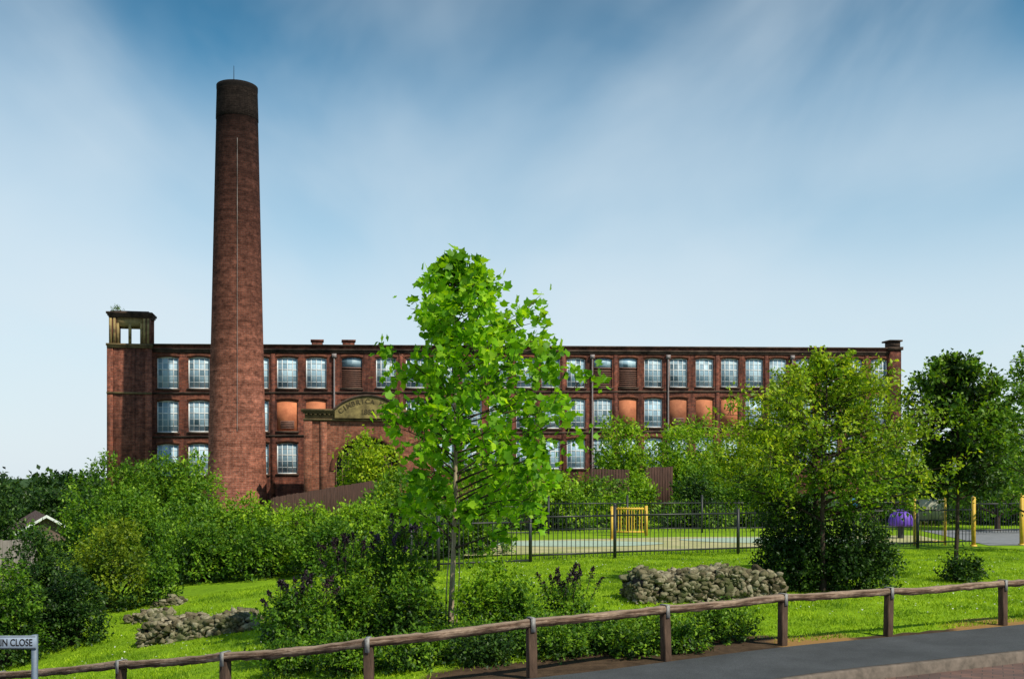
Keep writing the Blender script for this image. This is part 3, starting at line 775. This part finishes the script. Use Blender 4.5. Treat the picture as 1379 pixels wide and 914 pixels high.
# ------------------------------------------------------------------ playground railings
M_blk = simple('black_railing_paint', (.02, .024, .025), .5)
M_yel = simple('yellow_paint', (.66, .43, .04), .6, c2=(.48, .30, .03))
def railing(pts, label, hgt=1.15, sp=.12, mat=M_blk):
    root = empty('railing', (pts[0][0], pts[0][1], 0)); tag(root, label, 'fence'); o0 = np.array([pts[0][0], pts[0][1]])
    for (a_, b_) in zip(pts[:-1], pts[1:]):
        a_ = np.array(a_, float); b_ = np.array(b_, float); Ld = np.linalg.norm(b_ - a_); npn = max(1, round(Ld / 2.6)); d_ = (b_ - a_) / Ld; ang_ = math.atan2(d_[1], d_[0])
        pl = Ld / npn
        for k_ in range(npn):
            q_ = a_ + d_ * pl * k_ - o0; zz = float(T(*(q_ + o0)))
            m_ = MB(); nb = int(pl / sp)
            for i in range(1, nb): m_.tube([[i * pl / nb, 0, .06], [i * pl / nb, 0, hgt]], [.0095, .0095], 5)
            m_.box((.03, -.012, .14), (pl - .03, .012, .18)); m_.box((.03, -.012, hgt - .13), (pl - .03, .012, hgt - .09))
            o = m_.obj('panel', [mat], root); o.location = (q_[0], q_[1], zz); o.rotation_euler = (0, 0, ang_)
            m_ = MB(); m_.box((-.03, -.03, -.1), (.03, .03, hgt + .12)); m_.lathe([(.04, hgt + .12), (.045, hgt + .15), (.0, hgt + .18)], 8)
            o = m_.obj('post', [mat], root); o.location = (q_[0], q_[1], zz); o.rotation_euler = (0, 0, ang_)
    return root
P1 = [(-2.2, 21.7), (-1.63, 22), (2.48, 24), (5.75, 25.3), (9.3, 26.6), (12.96, 28)]
railing(P1, 'black metal bar railing around the playground')
railing([(-1.5, 33.5), (4, 34.5), (14.6, 35.8)], 'black metal bar railing along the back of the playground')
railing([(15.5, 33.5), (21, 35.5), (27, 38)], 'black metal bar railing beside the path')
gx_, gy_ = site(828, 33); gt = empty('playground_gate', (gx_, gy_, 0), .05); tag(gt, 'yellow metal barred gate in the playground', 'gate')
for xa in (-.06, 1.0):
    b = MB(); b.box((xa, -.05, -.1), (xa + .09, .05, 1.0)); b.obj('post', [M_yel], gt)
b = MB()
for i in range(1, 11): b.tube([[.03 + i * .088, 0, .1], [.03 + i * .088, 0, .96]], [.019, .019], 6)
b.box((.04, -.02, .1), (.99, .02, .16)); b.box((.04, -.02, .87), (.99, .02, .93)); b.obj('gate_leaf', [M_yel], gt)
def ypost(px, d, ht, label):
    x_, y_ = site(px, d); b_ = MB(); b_.box((-.045, -.045, -.1), (.045, .045, ht)); b_.lathe([(.055, ht), (.055, ht + .03), (.0, ht + .05)], 8); b_.box((-.07, -.07, -.1), (.07, .07, .04))
    o_ = b_.obj('marker_post', [M_yel]); o_.location = (x_, y_, 0); tag(o_, label, 'post', 'yellow posts of the playground entrance')
ypost(1311, 28.2, 1.36, 'yellow square metal post at the playground entrance'); ypost(1376, 28.6, 1.45, 'yellow square metal post beside the path')
ypost(824, 31, 1.0, 'yellow square metal post behind the railing')
bx_, by_ = site(1252, 28.6); nb_ = empty('notice_board', (bx_, by_, 0), -.05); tag(nb_, 'beige notice board on yellow posts at the playground', 'sign')
for xa in (-.46, .40):
    b = MB(); b.box((xa, -.03, -.1), (xa + .06, .03, 1.38)); b.obj('post', [M_yel], nb_)
b = MB(); b.box((-.40, -.02, .74), (.40, .02, 1.34)); b.obj('panel', [simple('beige_panel', (.40, .40, .29), .6)], nb_)
b = MB(); b.box((-.40, -.03, 1.344), (.40, .03, 1.37)); b.box((-.40, -.03, .71), (.40, .03, .736)); b.obj('frame', [M_blk], nb_)
b = MB()
for i in range(8): b.tube([[-.35 + i * .10, 0, .12], [-.35 + i * .10, 0, .70]], [.010, .010], 6)
b.box((-.40, -.015, .1), (.40, .015, .13)); b.obj('bars', [M_yel], nb_)
bx_, by_ = site(1213, 31.5); pd = empty('play_dome', (bx_, by_, 0)); tag(pd, 'purple ribbed low domed play pod on a dark base', 'play equipment')
M_pur = simple('purple_plastic', (.14, .05, .50), .55)
b = MB(); b.lathe([(.0, .40), (.34, .41), (.37, .48), (.36, .60), (.31, .74), (.22, .84), (.10, .90), (0, .91)], 20)
for i in range(8):
    t = i * math.pi / 4
    b.tube([[.37 * math.cos(t), .37 * math.sin(t), .42], [.37 * math.cos(t), .37 * math.sin(t), .6], [.31 * math.cos(t), .31 * math.sin(t), .75], [0.08 * math.cos(t), .08 * math.sin(t), .91]], [.028] * 4, 6)
b.obj('pod', [M_pur], pd, True)
b = MB(); b.tube([[0, 0, -.05], [0, 0, .40]], [.10, .10], 14); b.obj('base', [M_rust], pd)
bx_, by_ = site(1150, 31); pb = empty('playground_toy', (bx_, by_, 0), .2); tag(pb, 'small blue round playground toy on a steel post', 'play equipment')
b = MB(); b.tube([[0, 0, -.05], [0, 0, 1.0]], [.03, .03], 8); b.obj('post', [M_rust], pb)
b = MB(); b.tube([[0, -.035, 1.14], [0, -.06, 1.14]], [.15, .15], 18); b.tube([[0, -.061, 1.14], [0, -.08, 1.14]], [.08, .07], 14); b.obj('disc', [simple('blue_plastic', (.03, .20, .55), .45)], pb)

# ------------------------------------------------------------------ timber knee rail
def railwood():
    m, nt, p, o = newmat('weathered_timber'); v = coords(nt)
    mp = N(nt, 'ShaderNodeMapping'); mp.inputs['Scale'].default_value = (1.5, 22, 22); nt.links.new(v, mp.inputs[0])
    n = noise(nt, mp.outputs[0], 1.5, 7, .75); n2 = noise(nt, v, 4, 6, .75)
    c = ramp(nt, n, [(.36, (.03, .018, .013)), (.48, (.14, .085, .058)), (.64, (.42, .31, .23))])
    c = mix(nt, 1, c, ramp(nt, n2, [(.35, .4), (.65, 1.2)]), 'MULTIPLY')
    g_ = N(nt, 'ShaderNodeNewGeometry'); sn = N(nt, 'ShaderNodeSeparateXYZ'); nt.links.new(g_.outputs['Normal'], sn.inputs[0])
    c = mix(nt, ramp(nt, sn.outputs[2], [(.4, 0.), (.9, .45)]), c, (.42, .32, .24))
    nt.links.new(c, p.inputs['Base Color']); p.inputs['Roughness'].default_value = .9; p.inputs['Specular IOR Level'].default_value = .15; bump(nt, p, n, .9, .012); return m
M_tim = railwood()
M_timp = simple('post_timber', (.13, .082, .058), .85, c2=(.03, .020, .015), sc=7, stretch=(3, 3, .6), bs=.5)
M_gal = simple('galvanised_strap', (.34, .34, .34), .6, metal=.1, c2=(.14, .13, .12), sc=14)
rail = empty('knee_rail', (0, 0, 0)); tag(rail, 'low weathered timber knee rail fence along the pavement edge', 'fence')
px_posts = [-8, -6.07, -4.24, -2.88, -1.38, .19, 1.65, 3.2, 4.7, 6.56, 8.4, 10.2]
ztop = {-6.07: -.33, -4.24: -.007, -2.88: .224, -1.38: .44}
pp = []
for x_ in px_posts:
    y_ = float(rail_y(x_)); zt2 = ztop.get(x_, float(T(x_, y_)) + .6); pp.append((x_, y_, zt2))
pp[0] = (-8, float(rail_y(-8)), -.68)
rp = random.Random(4)
for i, (x_, y_, z_) in enumerate(pp):
    b = MB(); zg = float(T(x_, y_)) - .3; h_ = .045
    a_ = math.atan2(pp[min(i+1, len(pp)-1)][1] - pp[max(i-1, 0)][1], pp[min(i+1, len(pp)-1)][0] - pp[max(i-1, 0)][0])
    b.box((-h_, -h_, zg - z_), (h_, h_, -.08)); o = b.obj('post', [M_timp], rail); o.location = (x_, y_, z_); o.rotation_euler = (rp.uniform(-.02, .02), rp.uniform(-.03, .03), a_)
    bv = o.modifiers.new('b', 'BEVEL'); bv.width = .008
    b = MB(); b.box((-.022, -.060, -.13), (.022, -.053, .006)); b.box((-.022, .053, -.13), (.022, .060, .006)); b.box((-.022, -.060, .0065), (.022, .060, .011))
    o = b.obj('strap', [M_gal], rail); o.location = (x_, y_, z_); o.rotation_euler = (0, 0, a_)
for i in range(len(pp) - 1):
    a_ = Vector(pp[i]); c_ = Vector(pp[i+1]); d_ = c_ - a_; Ld = d_.length
    k = 24; b = MB(); sec = [(-.048, -.080), (.048, -.080), (.050, -.016), (.030, 0), (-.034, 0), (-.050, -.018)]
    rr = np.random.default_rng(i); V = []
    wob = np.cumsum(rr.normal(0, .0022, k + 1)); wob -= np.linspace(wob[0], wob[-1], k + 1)
    for q_ in range(k + 1):
        w_ = 1 + rr.normal(0, .03); s_ = -.014 * math.sin(math.pi * q_ / k)
        for (yy, zz) in sec: V.append([.004 + (Ld - .008) * q_ / k, yy * w_ + rr.normal(0, .0022), zz * w_ + s_ + wob[q_] + rr.normal(0, .003)])
    b.arr(V, [[q_*6+j, (q_+1)*6+j, (q_+1)*6+(j+1) % 6, q_*6+(j+1) % 6] for q_ in range(k) for j in range(6)])
    b.arr(V[:6], [[0, 1, 2, 3, 4, 5]]); b.arr(V[-6:], [[5, 4, 3, 2, 1, 0]])
    o = b.obj('rail_beam', [M_tim], rail); o.location = a_
    o.rotation_euler = (0, -math.atan2(d_.z, math.hypot(d_.x, d_.y)), math.atan2(d_.y, d_.x))

# ------------------------------------------------------------------ street name sign
d_ = 10.6; sx_, sy_ = site(49, d_); zc_ = hz(864, d_)
sg = empty('street_sign', (sx_, sy_, float(T(sx_, sy_))), .02); tag(sg, 'white street name plate on grey posts reading LIN CLOSE', 'sign')
zz = zc_ - float(T(sx_, sy_))
b = MB(); b.box((-1.15, -.012, zz - .070), (0.005, .0, zz + .070)); o = b.obj('plate', [simple('plate_white', (.30, .37, .48), .6, var=.25)], sg); bv = o.modifiers.new('b', 'BEVEL'); bv.width = .004
b = MB(); b.box((-1.14, -.0145, zz + .058), (-.003, -.0125, zz + .063)); b.box((-1.14, -.0145, zz - .063), (-.003, -.0125, zz - .058)); b.obj('border', [M_letter], sg)
M_gp = simple('grey_post', (.16, .21, .28), .6)
for xa in (-.055, -1.12):
    b = MB(); b.box((xa, .004, -.1), (xa + .05, .055, zz + .075)); b.obj('post', [M_gp], sg)
b = MB(); V, Fs = glyph('LIN CLOSE', .105, .001); V[:, 0] -= V[:, 0].max(); V[:, 0] *= .375 / (V[:, 0].max() - V[:, 0].min())
add_glyph(b, V, Fs, Matrix.Translation((-.035, -.0145, zz - .037)) @ Matrix.Rotation(math.pi/2, 4, 'X')); b.obj('lettering', [M_letter], sg)

# ------------------------------------------------------------------ rubble stone walls
def stonemat():
    m, nt, p, o = newmat('rubble_stone'); g_ = N(nt, 'ShaderNodeNewGeometry'); v = coords(nt)
    c = ramp(nt, g_.outputs['Random Per Island'], [(0, (.08, .066, .04)), (.5, (.19, .16, .10)), (1, (.38, .34, .24))])
    n_ = noise(nt, v, 24, 5, .7); c = mix(nt, 1, c, ramp(nt, n_, [(.3, .4), (.7, 1.2)]), 'MULTIPLY')
    n3_ = noise(nt, v, 2.2, 4, .7); c = mix(nt, ramp(nt, n3_, [(.45, 0.), (.7, .6)]), c, (.06, .09, .025))
    nt.links.new(c, p.inputs['Base Color']); p.inputs['Roughness'].default_value = .95; p.inputs['Specular IOR Level'].default_value = .12; bump(nt, p, n_, .8, .012); return m
M_rub = stonemat()
import bmesh
bmm = bmesh.new(); bmesh.ops.create_icosphere(bmm, subdivisions=2, radius=1); ICO = np.array([v_.co[:] for v_ in bmm.verts]); ICF = np.array([[v_.index for v_ in f.verts] for f in bmm.faces]); bmm.free()
def rubble_wall(x0, y0, x1, y1, dep, hgt, seed, label, sz=.036):
    rg = np.random.default_rng(seed); L_ = math.hypot(x1 - x0, y1 - y0); b_ = MB()
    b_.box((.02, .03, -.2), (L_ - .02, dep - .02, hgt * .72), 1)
    def stone(c_, s_):
        st_ = np.array([rg.uniform(.9, 2.1), rg.uniform(.8, 1.3), rg.uniform(.5, 1.1)]) * s_
        V_ = ICO.copy()
        for ax in range(3):
            for sg_ in (-1, 1):
                pd_ = np.zeros(3); pd_[ax] = sg_; pd_ = nrm(pd_ + rg.normal(0, .28, 3)); ds = V_ @ pd_; V_ = V_ - np.maximum(ds - rg.uniform(.45, .66), 0)[:, None] * pd_
        for _k in range(4):
            pd_ = nrm(rg.normal(size=3)); ds = V_ @ pd_; V_ = V_ - np.maximum(ds - rg.uniform(.42, .7), 0)[:, None] * pd_
        a_ = rg.normal(0, .38, 3); rz = np.array(Matrix.Rotation(a_[0] * 2, 3, 'Z') @ Matrix.Rotation(a_[1], 3, 'X') @ Matrix.Rotation(a_[2], 3, 'Y'))
        b_.arr((V_ * st_ * 1.5) @ rz.T + c_, ICF, 0)
    ph = rg.uniform(0, 6, 3)
    def prof_h(u_):
        e = min(1, min(u_, L_ - u_) / .3 + .55)
        return hgt * e * (.90 + .08 * math.sin(u_ * 3.3 + ph[0]) + .06 * math.sin(u_ * 9.1 + ph[1]))
    u_ = 0
    while u_ < L_:
        hh = prof_h(u_); z_ = 0
        while z_ < hh:
            stone([u_ + rg.normal(0, .03), rg.normal(.02, .022), z_ + rg.normal(0, .02)], sz * rg.uniform(.55, 1.7)); z_ += sz * 1.0
        y_ = sz
        while y_ < dep:
            stone([u_ + rg.normal(0, .03), y_, hh - .03 + rg.normal(0, .03)], sz * rg.uniform(.6, 2.0)); y_ += sz * 1.9
        u_ += sz * 1.8
    for ue in (0, L_):
        for y_ in np.arange(0, dep, sz * 1.6):
            for z_ in np.arange(0, prof_h(ue), sz * 1.1): stone([ue, y_, z_], sz * rg.uniform(.65, 1.4))
    for i in range(int(L_ * 8)):
        stone([rg.uniform(-.15, L_ + .15), rg.uniform(-.16, -.04), rg.uniform(-.03, .0)], sz * rg.uniform(.5, 1.1))
    o_ = b_.obj('stone_wall', [M_rub, M_dark]); o_.location = (x0, y0, float(T(x0, y0)) + .04); o_.rotation_euler = (0, 0, math.atan2(y1 - y0, x1 - x0)); tag(o_, label, 'wall')
    sl = (float(T(x1, y1)) - float(T(x0, y0))) / L_; o_.rotation_euler[1] = -math.atan(sl) * .5
rubble_wall(2.0, 15.5, 4.35, 15.9, .9, .44, 1, 'low dry rubble stone wall with uneven top on the lawn')
rubble_wall(-6.2, 16.6, -4.35, 16.6, .8, .36, 2, 'low rubble stone wall half hidden among shrubs')
rubble_wall(-7.5, 19.4, -6.8, 19.3, .5, .14, 4, 'small low pile of rubble stones on the lawn')
rubble_wall(-7.5, 21.0, -7.0, 21.0, .4, .12, 5, 'small low pile of rubble stones on the lawn')

# ------------------------------------------------------------------ trees
def tulip(t):
    return float(np.interp(t, [.0, .2, .28, .36, .45, .55, .66, .76, .85, .91, .95, 1], [0, .3, .85, 1.15, 1.34, 1.42, 1.38, 1.24, 1.00, .68, .38, .06]))
make_tree(12, 608, 13.5, 350, tulip, 86, 'young tulip tree with large bright lobed leaves and slender pale trunk', 'tulip', .112, LOBED, .66, M_bark, .036, .29,
          off=(.40, 0), lean=(.06, 0), twigs=9, per=8, twl=.25, rise=(.2, .6), suckers=3, rmax=.97, rmin=.5)
def spread(t): return float(np.interp(t, [0, .2, .35, .5, .65, .8, .92, 1], [.4, 1.0, 1.45, 1.8, 1.9, 1.5, .75, .12]))
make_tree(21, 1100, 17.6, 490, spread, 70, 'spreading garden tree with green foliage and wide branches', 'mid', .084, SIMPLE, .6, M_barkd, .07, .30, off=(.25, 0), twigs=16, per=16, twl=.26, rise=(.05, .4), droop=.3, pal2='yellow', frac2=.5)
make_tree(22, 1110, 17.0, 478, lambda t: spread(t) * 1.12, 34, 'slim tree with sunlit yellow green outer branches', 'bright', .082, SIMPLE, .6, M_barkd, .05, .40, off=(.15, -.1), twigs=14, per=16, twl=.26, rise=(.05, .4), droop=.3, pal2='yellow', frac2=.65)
def dark_p(t): return float(np.interp(t, [0, .3, .42, .55, .7, .85, 1], [.1, .4, 1.05, 1.25, 1.25, 1.0, .3]))
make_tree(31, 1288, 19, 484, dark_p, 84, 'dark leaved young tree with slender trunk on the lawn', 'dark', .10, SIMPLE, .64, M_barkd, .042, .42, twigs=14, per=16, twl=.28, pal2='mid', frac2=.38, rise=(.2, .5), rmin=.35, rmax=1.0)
make_tree(41, 1400, 26, 462, lambda t: float(np.interp(t, [0, .2, .5, .8, 1], [.4, 1.2, 1.6, 1.2, .1])), 40, 'leafy tree beside the path', 'mid', .12, SIMPLE, .62, M_barkd, .09, .2, twigs=12, per=14)
make_tree(42, 1345, 36, 545, lambda t: float(np.interp(t, [0, .2, .5, .8, 1], [.4, 1.8, 2.2, 1.5, .1])), 40, 'bushy dark tree behind the playground', 'mid', .16, SIMPLE, .62, M_barkd, .1, .15, twigs=12, per=14)
# shrubs ---------------------------------------------------------------
sh = shrub
sh(90, 215, 612, 36, 'mid', 'large rounded green shrub beside the chimney')
sh(170, 290, 608, 38, 'mid', 'tall leafy green shrub below the mill')
sh(225, 298, 612, 42, 'bright', 'light green bush at the foot of the chimney')
sh(110, 240, 662, 30, 'mid', 'dense mid green bush among other shrubs')
sh(-10, 112, 718, 18.5, 'dark', 'dense dark green shrub by the lawn')
sh(95, 206, 702, 21.5, 'olive', 'olive green shrub with upright shoots', up=1.1)
sh(-40, 60, 760, 16.8, 'mid', 'dense dark green shrub by the lawn', shade=.6)
sh(50, 145, 770, 17.8, 'dark', 'low dark green bush beside the lawn')
sh(205, 340, 678, 27, 'mid', 'mid green bush behind the lawn')
sh(280, 390, 668, 28, 'bright', 'leafy green bush in front of the chimney')
sh(350, 460, 682, 27, 'bright', 'leafy green bush in front of the board fence')
sh(420, 540, 678, 26, 'bright', 'light green bush in front of the board fence')
sh(215, 320, 706, 25.5, 'mid', 'low green bush at the lawn edge')
sh(300, 410, 710, 25, 'mid', 'low rounded green bush at the lawn edge')
sh(390, 500, 706, 24, 'mid', 'low rounded green bush at the lawn edge')
sh(345, 460, 788, 12.6, 'mid', 'loose green buddleia bush with dark flower spikes', spikes=(22, .15, 'seed'), up=.8, thin=.75, leaf=.054, shade=.4)
sh(400, 520, 738, 13.4, 'mid', 'tall buddleia bush with narrow leaves', spikes=(18, .15, 'seed'), up=.9, thin=.75, leaf=.054, shade=.42)
sh(475, 590, 716, 13.9, 'mid', 'buddleia bush with purple flower heads', spikes=(26, .16, 'purple'), up=.9, thin=.75, leaf=.054, shade=.48)
sh(510, 598, 780, 13.0, 'mid', 'dark low shrub at the foot of the young tree', thin=.8, shade=.6)
sh(614, 704, 745, 12.9, 'bright', 'light green upright shrub beside the tree trunk', up=1.2, thin=.5, leaf=.052)
sh(660, 730, 788, 12.6, 'mid', 'small loose green shrub', thin=.8)
sh(722, 806, 785, 13.4, 'mid', 'buddleia bush with dark seed spikes', spikes=(18, .20, 'seed'), up=1.4, thin=.3, leaf=.048)
for (a_, b2, t_, d2, pl) in ((590, 700, 842, 11.5, 'mid'), (670, 780, 838, 11.7, 'mid'), (750, 860, 836, 11.8, 'mid'), (835, 945, 828, 11.9, 'bright'), (910, 1024, 822, 12.3, 'mid'), (690, 800, 858, 11.1, 'mid'), (780, 900, 852, 11.3, 'mid'), (860, 960, 852, 11.5, 'mid'), (510, 615, 858, 10.9, 'mid'), (420, 520, 858, 11.1, 'mid'), (350, 430, 862, 11.6, 'mid'), (610, 700, 868, 10.8, 'dark')):
    sh(a_, b2, t_, d2, pl, 'low clipped evergreen shrub behind the timber rail', leaf=.044, group='low shrubs planted along the timber rail', shade=.42)
sh(447, 550, 586, 62, 'yellow', 'tall yellow green bush in front of the engine house', depth=.6, shade=.15)
sh(480, 600, 640, 34, 'mid', 'wide green bush behind the railing')
sh(600, 720, 626, 40, 'bright', 'wide green bush behind the railing')
sh(690, 800, 640, 37, 'bright', 'light green bush behind the playground')
sh(740, 860, 648, 42, 'mid', 'green bush behind the playground')
sh(540, 700, 680, 26, 'mid', 'green bush beside the playground railing')
sh(790, 885, 556, 52, 'bright', 'tall slender light green tree', depth=.7, name='tree', cat='tree', shade=.2)
sh(860, 1000, 568, 54, 'bright', 'broad light green tree in front of the mill', name='tree', cat='tree', shade=.2)
sh(945, 1065, 572, 47, 'yellow', 'yellow green tree in front of the mill', name='tree', cat='tree', shade=.2)
sh(905, 985, 628, 44, 'mid', 'dark bush behind the playground')
sh(912, 965, 645, 38.5, 'dark', 'dark bush behind the playground')
sh(960, 1080, 636, 40, 'mid', 'green bush behind the playground')
sh(835, 880, 640, 45, 'bright', 'narrow green bush in front of the timber screen')
sh(690, 800, 674, 37, 'mid', 'low green bush along the back railing')
sh(780, 880, 676, 38.5, 'bright', 'low green bush along the back railing')
sh(870, 1000, 684, 38, 'mid', 'low green bush along the back railing')
sh(990, 1110, 680, 38.5, 'bright', 'low green bush along the back railing')
sh(1150, 1260, 600, 44, 'mid', 'tall green hedge bush behind the playground')
sh(1230, 1400, 588, 46, 'mid', 'tall green hedge bush behind the path')
sh(1180, 1300, 640, 41, 'dark', 'dark bush behind the playground')
sh(1290, 1420, 640, 41, 'mid', 'green bush beside the path')
sh(1015, 1125, 664, 17.5, 'dark', 'dense dark evergreen shrub below the trees', thin=1.3)
sh(1088, 1208, 702, 17.3, 'dark', 'dense dark evergreen shrub below the trees', thin=1.3)
sh(1270, 1320, 754, 18.8, 'dark', 'small dark shrub at the foot of a tree')
sh(200, 235, 758, 21.4, 'mid', 'small green bush on the lawn')
rg = np.random.default_rng(77); wd = MB(); bl = []
for i in range(120):
    x_ = rg.uniform(-190, 190); y_ = 150 + rg.uniform(0, 40); zb_ = float(T(x_, y_)); hgt_ = 1.9 - zb_ + rg.uniform(-.9, .6)
    bl.append((x_, y_, zb_ + hgt_ * .45, rg.uniform(5, 9), 5, hgt_ * .55))
C_, O_, _r = blob_shoots(rg, bl, 7600); shoot_leaves(rg, wd, C_, nrm(O_ + np.array([0, 0, .4])), 1.0, 7, .8, .6)
o = wd.obj('woodland', [LM['dark']]); o['kind'] = 'stuff'; tag(o, 'far off belt of dark green trees', 'trees')
for (a_, b2, t_, d2, pl) in ((-30, 50, 656, 60, 'dark'), (30, 110, 664, 62, 'dark'), (-20, 36, 690, 40, 'dark'), (84, 134, 682, 38, 'mid'), (20, 62, 712, 34, 'mid')):
    sh(a_, b2, t_, d2, pl, 'leafy green garden tree near the house', name='tree', cat='tree')

# ------------------------------------------------------------------ world and sun
S = Vector((.68, -.60, .95)).normalized(); el = math.asin(S.z); azs = math.atan2(S.x, S.y)
w = bpy.data.worlds.new('World'); scene.world = w; w.use_nodes = True; nt = w.node_tree; nt.nodes.clear()
out = N(nt, 'ShaderNodeOutputWorld'); bg = N(nt, 'ShaderNodeBackground'); nt.links.new(bg.outputs[0], out.inputs[0])
sky = N(nt, 'ShaderNodeTexSky', sky_type='NISHITA'); sky.sun_disc = False; sky.sun_elevation = el; sky.sun_rotation = azs
sky.air_density = 1.0; sky.dust_density = .6; sky.ozone_density = 2.5
tc = N(nt, 'ShaderNodeTexCoord'); sp_ = N(nt, 'ShaderNodeSeparateXYZ'); nt.links.new(tc.outputs['Generated'], sp_.inputs[0])
zz_ = ramp(nt, sp_.outputs[2], [(0, (1.5, 1.5, 1.4)), (.12, (1.0, 1.50, 1.45)), (.24, (.40, 1.25, 1.32)), (.34, (.16, 1.02, 1.16)), (.43, (.09, .76, .90)), (1, (.12, .42, .58))])
c = mix(nt, 1, sky.outputs[0], zz_, 'MULTIPLY')
ad = N(nt, 'ShaderNodeMath', operation='ADD'); ad.inputs[1].default_value = .25; nt.links.new(sp_.outputs[2], ad.inputs[0])
mx = N(nt, 'ShaderNodeMath', operation='MAXIMUM'); mx.inputs[1].default_value = .05; nt.links.new(ad.outputs[0], mx.inputs[0])
dx = N(nt, 'ShaderNodeMath', operation='DIVIDE'); nt.links.new(sp_.outputs[0], dx.inputs[0]); nt.links.new(mx.outputs[0], dx.inputs[1])
dy = N(nt, 'ShaderNodeMath', operation='DIVIDE'); nt.links.new(sp_.outputs[1], dy.inputs[0]); nt.links.new(mx.outputs[0], dy.inputs[1])
cb = N(nt, 'ShaderNodeCombineXYZ'); nt.links.new(dx.outputs[0], cb.inputs[0]); nt.links.new(dy.outputs[0], cb.inputs[1])
def cloud(rot, scl, loc, sc_, det, ro, dist, stops):
    mp = N(nt, 'ShaderNodeMapping'); mp.inputs['Rotation'].default_value = (0, 0, rot); mp.inputs['Scale'].default_value = scl; mp.inputs['Location'].default_value = loc; nt.links.new(cb.outputs[0], mp.inputs[0])
    nz = N(nt, 'ShaderNodeTexNoise'); nz.inputs['Scale'].default_value = sc_; nz.inputs['Detail'].default_value = det; nz.inputs['Roughness'].default_value = ro; nz.inputs['Distortion'].default_value = dist
    nt.links.new(mp.outputs[0], nz.inputs['Vector']); return ramp(nt, nz.outputs[0], stops, 'EASE')
def screen(a_, b_):
    inv = N(nt, 'ShaderNodeMath', operation='SUBTRACT'); inv.inputs[0].default_value = 1; nt.links.new(a_, inv.inputs[1])
    s_ = N(nt, 'ShaderNodeMath', operation='MULTIPLY_ADD'); s_.use_clamp = True; nt.links.new(inv.outputs[0], s_.inputs[0]); nt.links.new(b_, s_.inputs[1]); nt.links.new(a_, s_.inputs[2]); return s_.outputs[0]
c1_ = cloud(.75, (1.0, .42, 1), (.55, .2, 0), 1.1, 5, .46, .6, [(.36, 0.), (.74, .62)])
c2_ = cloud(-.9, (1.2, .6, 1), (6.1, 2.4, 0), 1.6, 5, .5, .8, [(.40, 0.), (.78, .26)])
hzr = ramp(nt, sp_.outputs[2], [(0, .88), (.14, .78), (.27, .42), (.40, .0)], 'EASE')
fac = screen(screen(c1_, c2_), hzr)
c = mix(nt, fac, c, (7.2, 8.2, 8.9))
nt.links.new(c, bg.inputs[0]); bg.inputs[1].default_value = .10
sl = bpy.data.lights.new('sun', 'SUN'); sl.energy = 5.0; sl.angle = math.radians(.5); sl.color = (1, .92, .76)
so = bpy.data.objects.new('sun', sl); COL.objects.link(so); so.rotation_euler = S.to_track_quat('Z', 'Y').to_euler()

cam = bpy.data.cameras.new('camera'); co = bpy.data.objects.new('camera', cam); COL.objects.link(co)
co.location = (0, 0, CH); co.rotation_euler = (math.pi/2, 0, 0)
cam.sensor_width = 36; cam.lens = 36 * F / 1379; cam.shift_y = (640 - 457) / 1379; cam.clip_end = 4000; cam.clip_start = .1
scene.camera = co
scene.view_settings.view_transform = 'Standard'; scene.view_settings.look = 'None'; scene.view_settings.exposure = 0
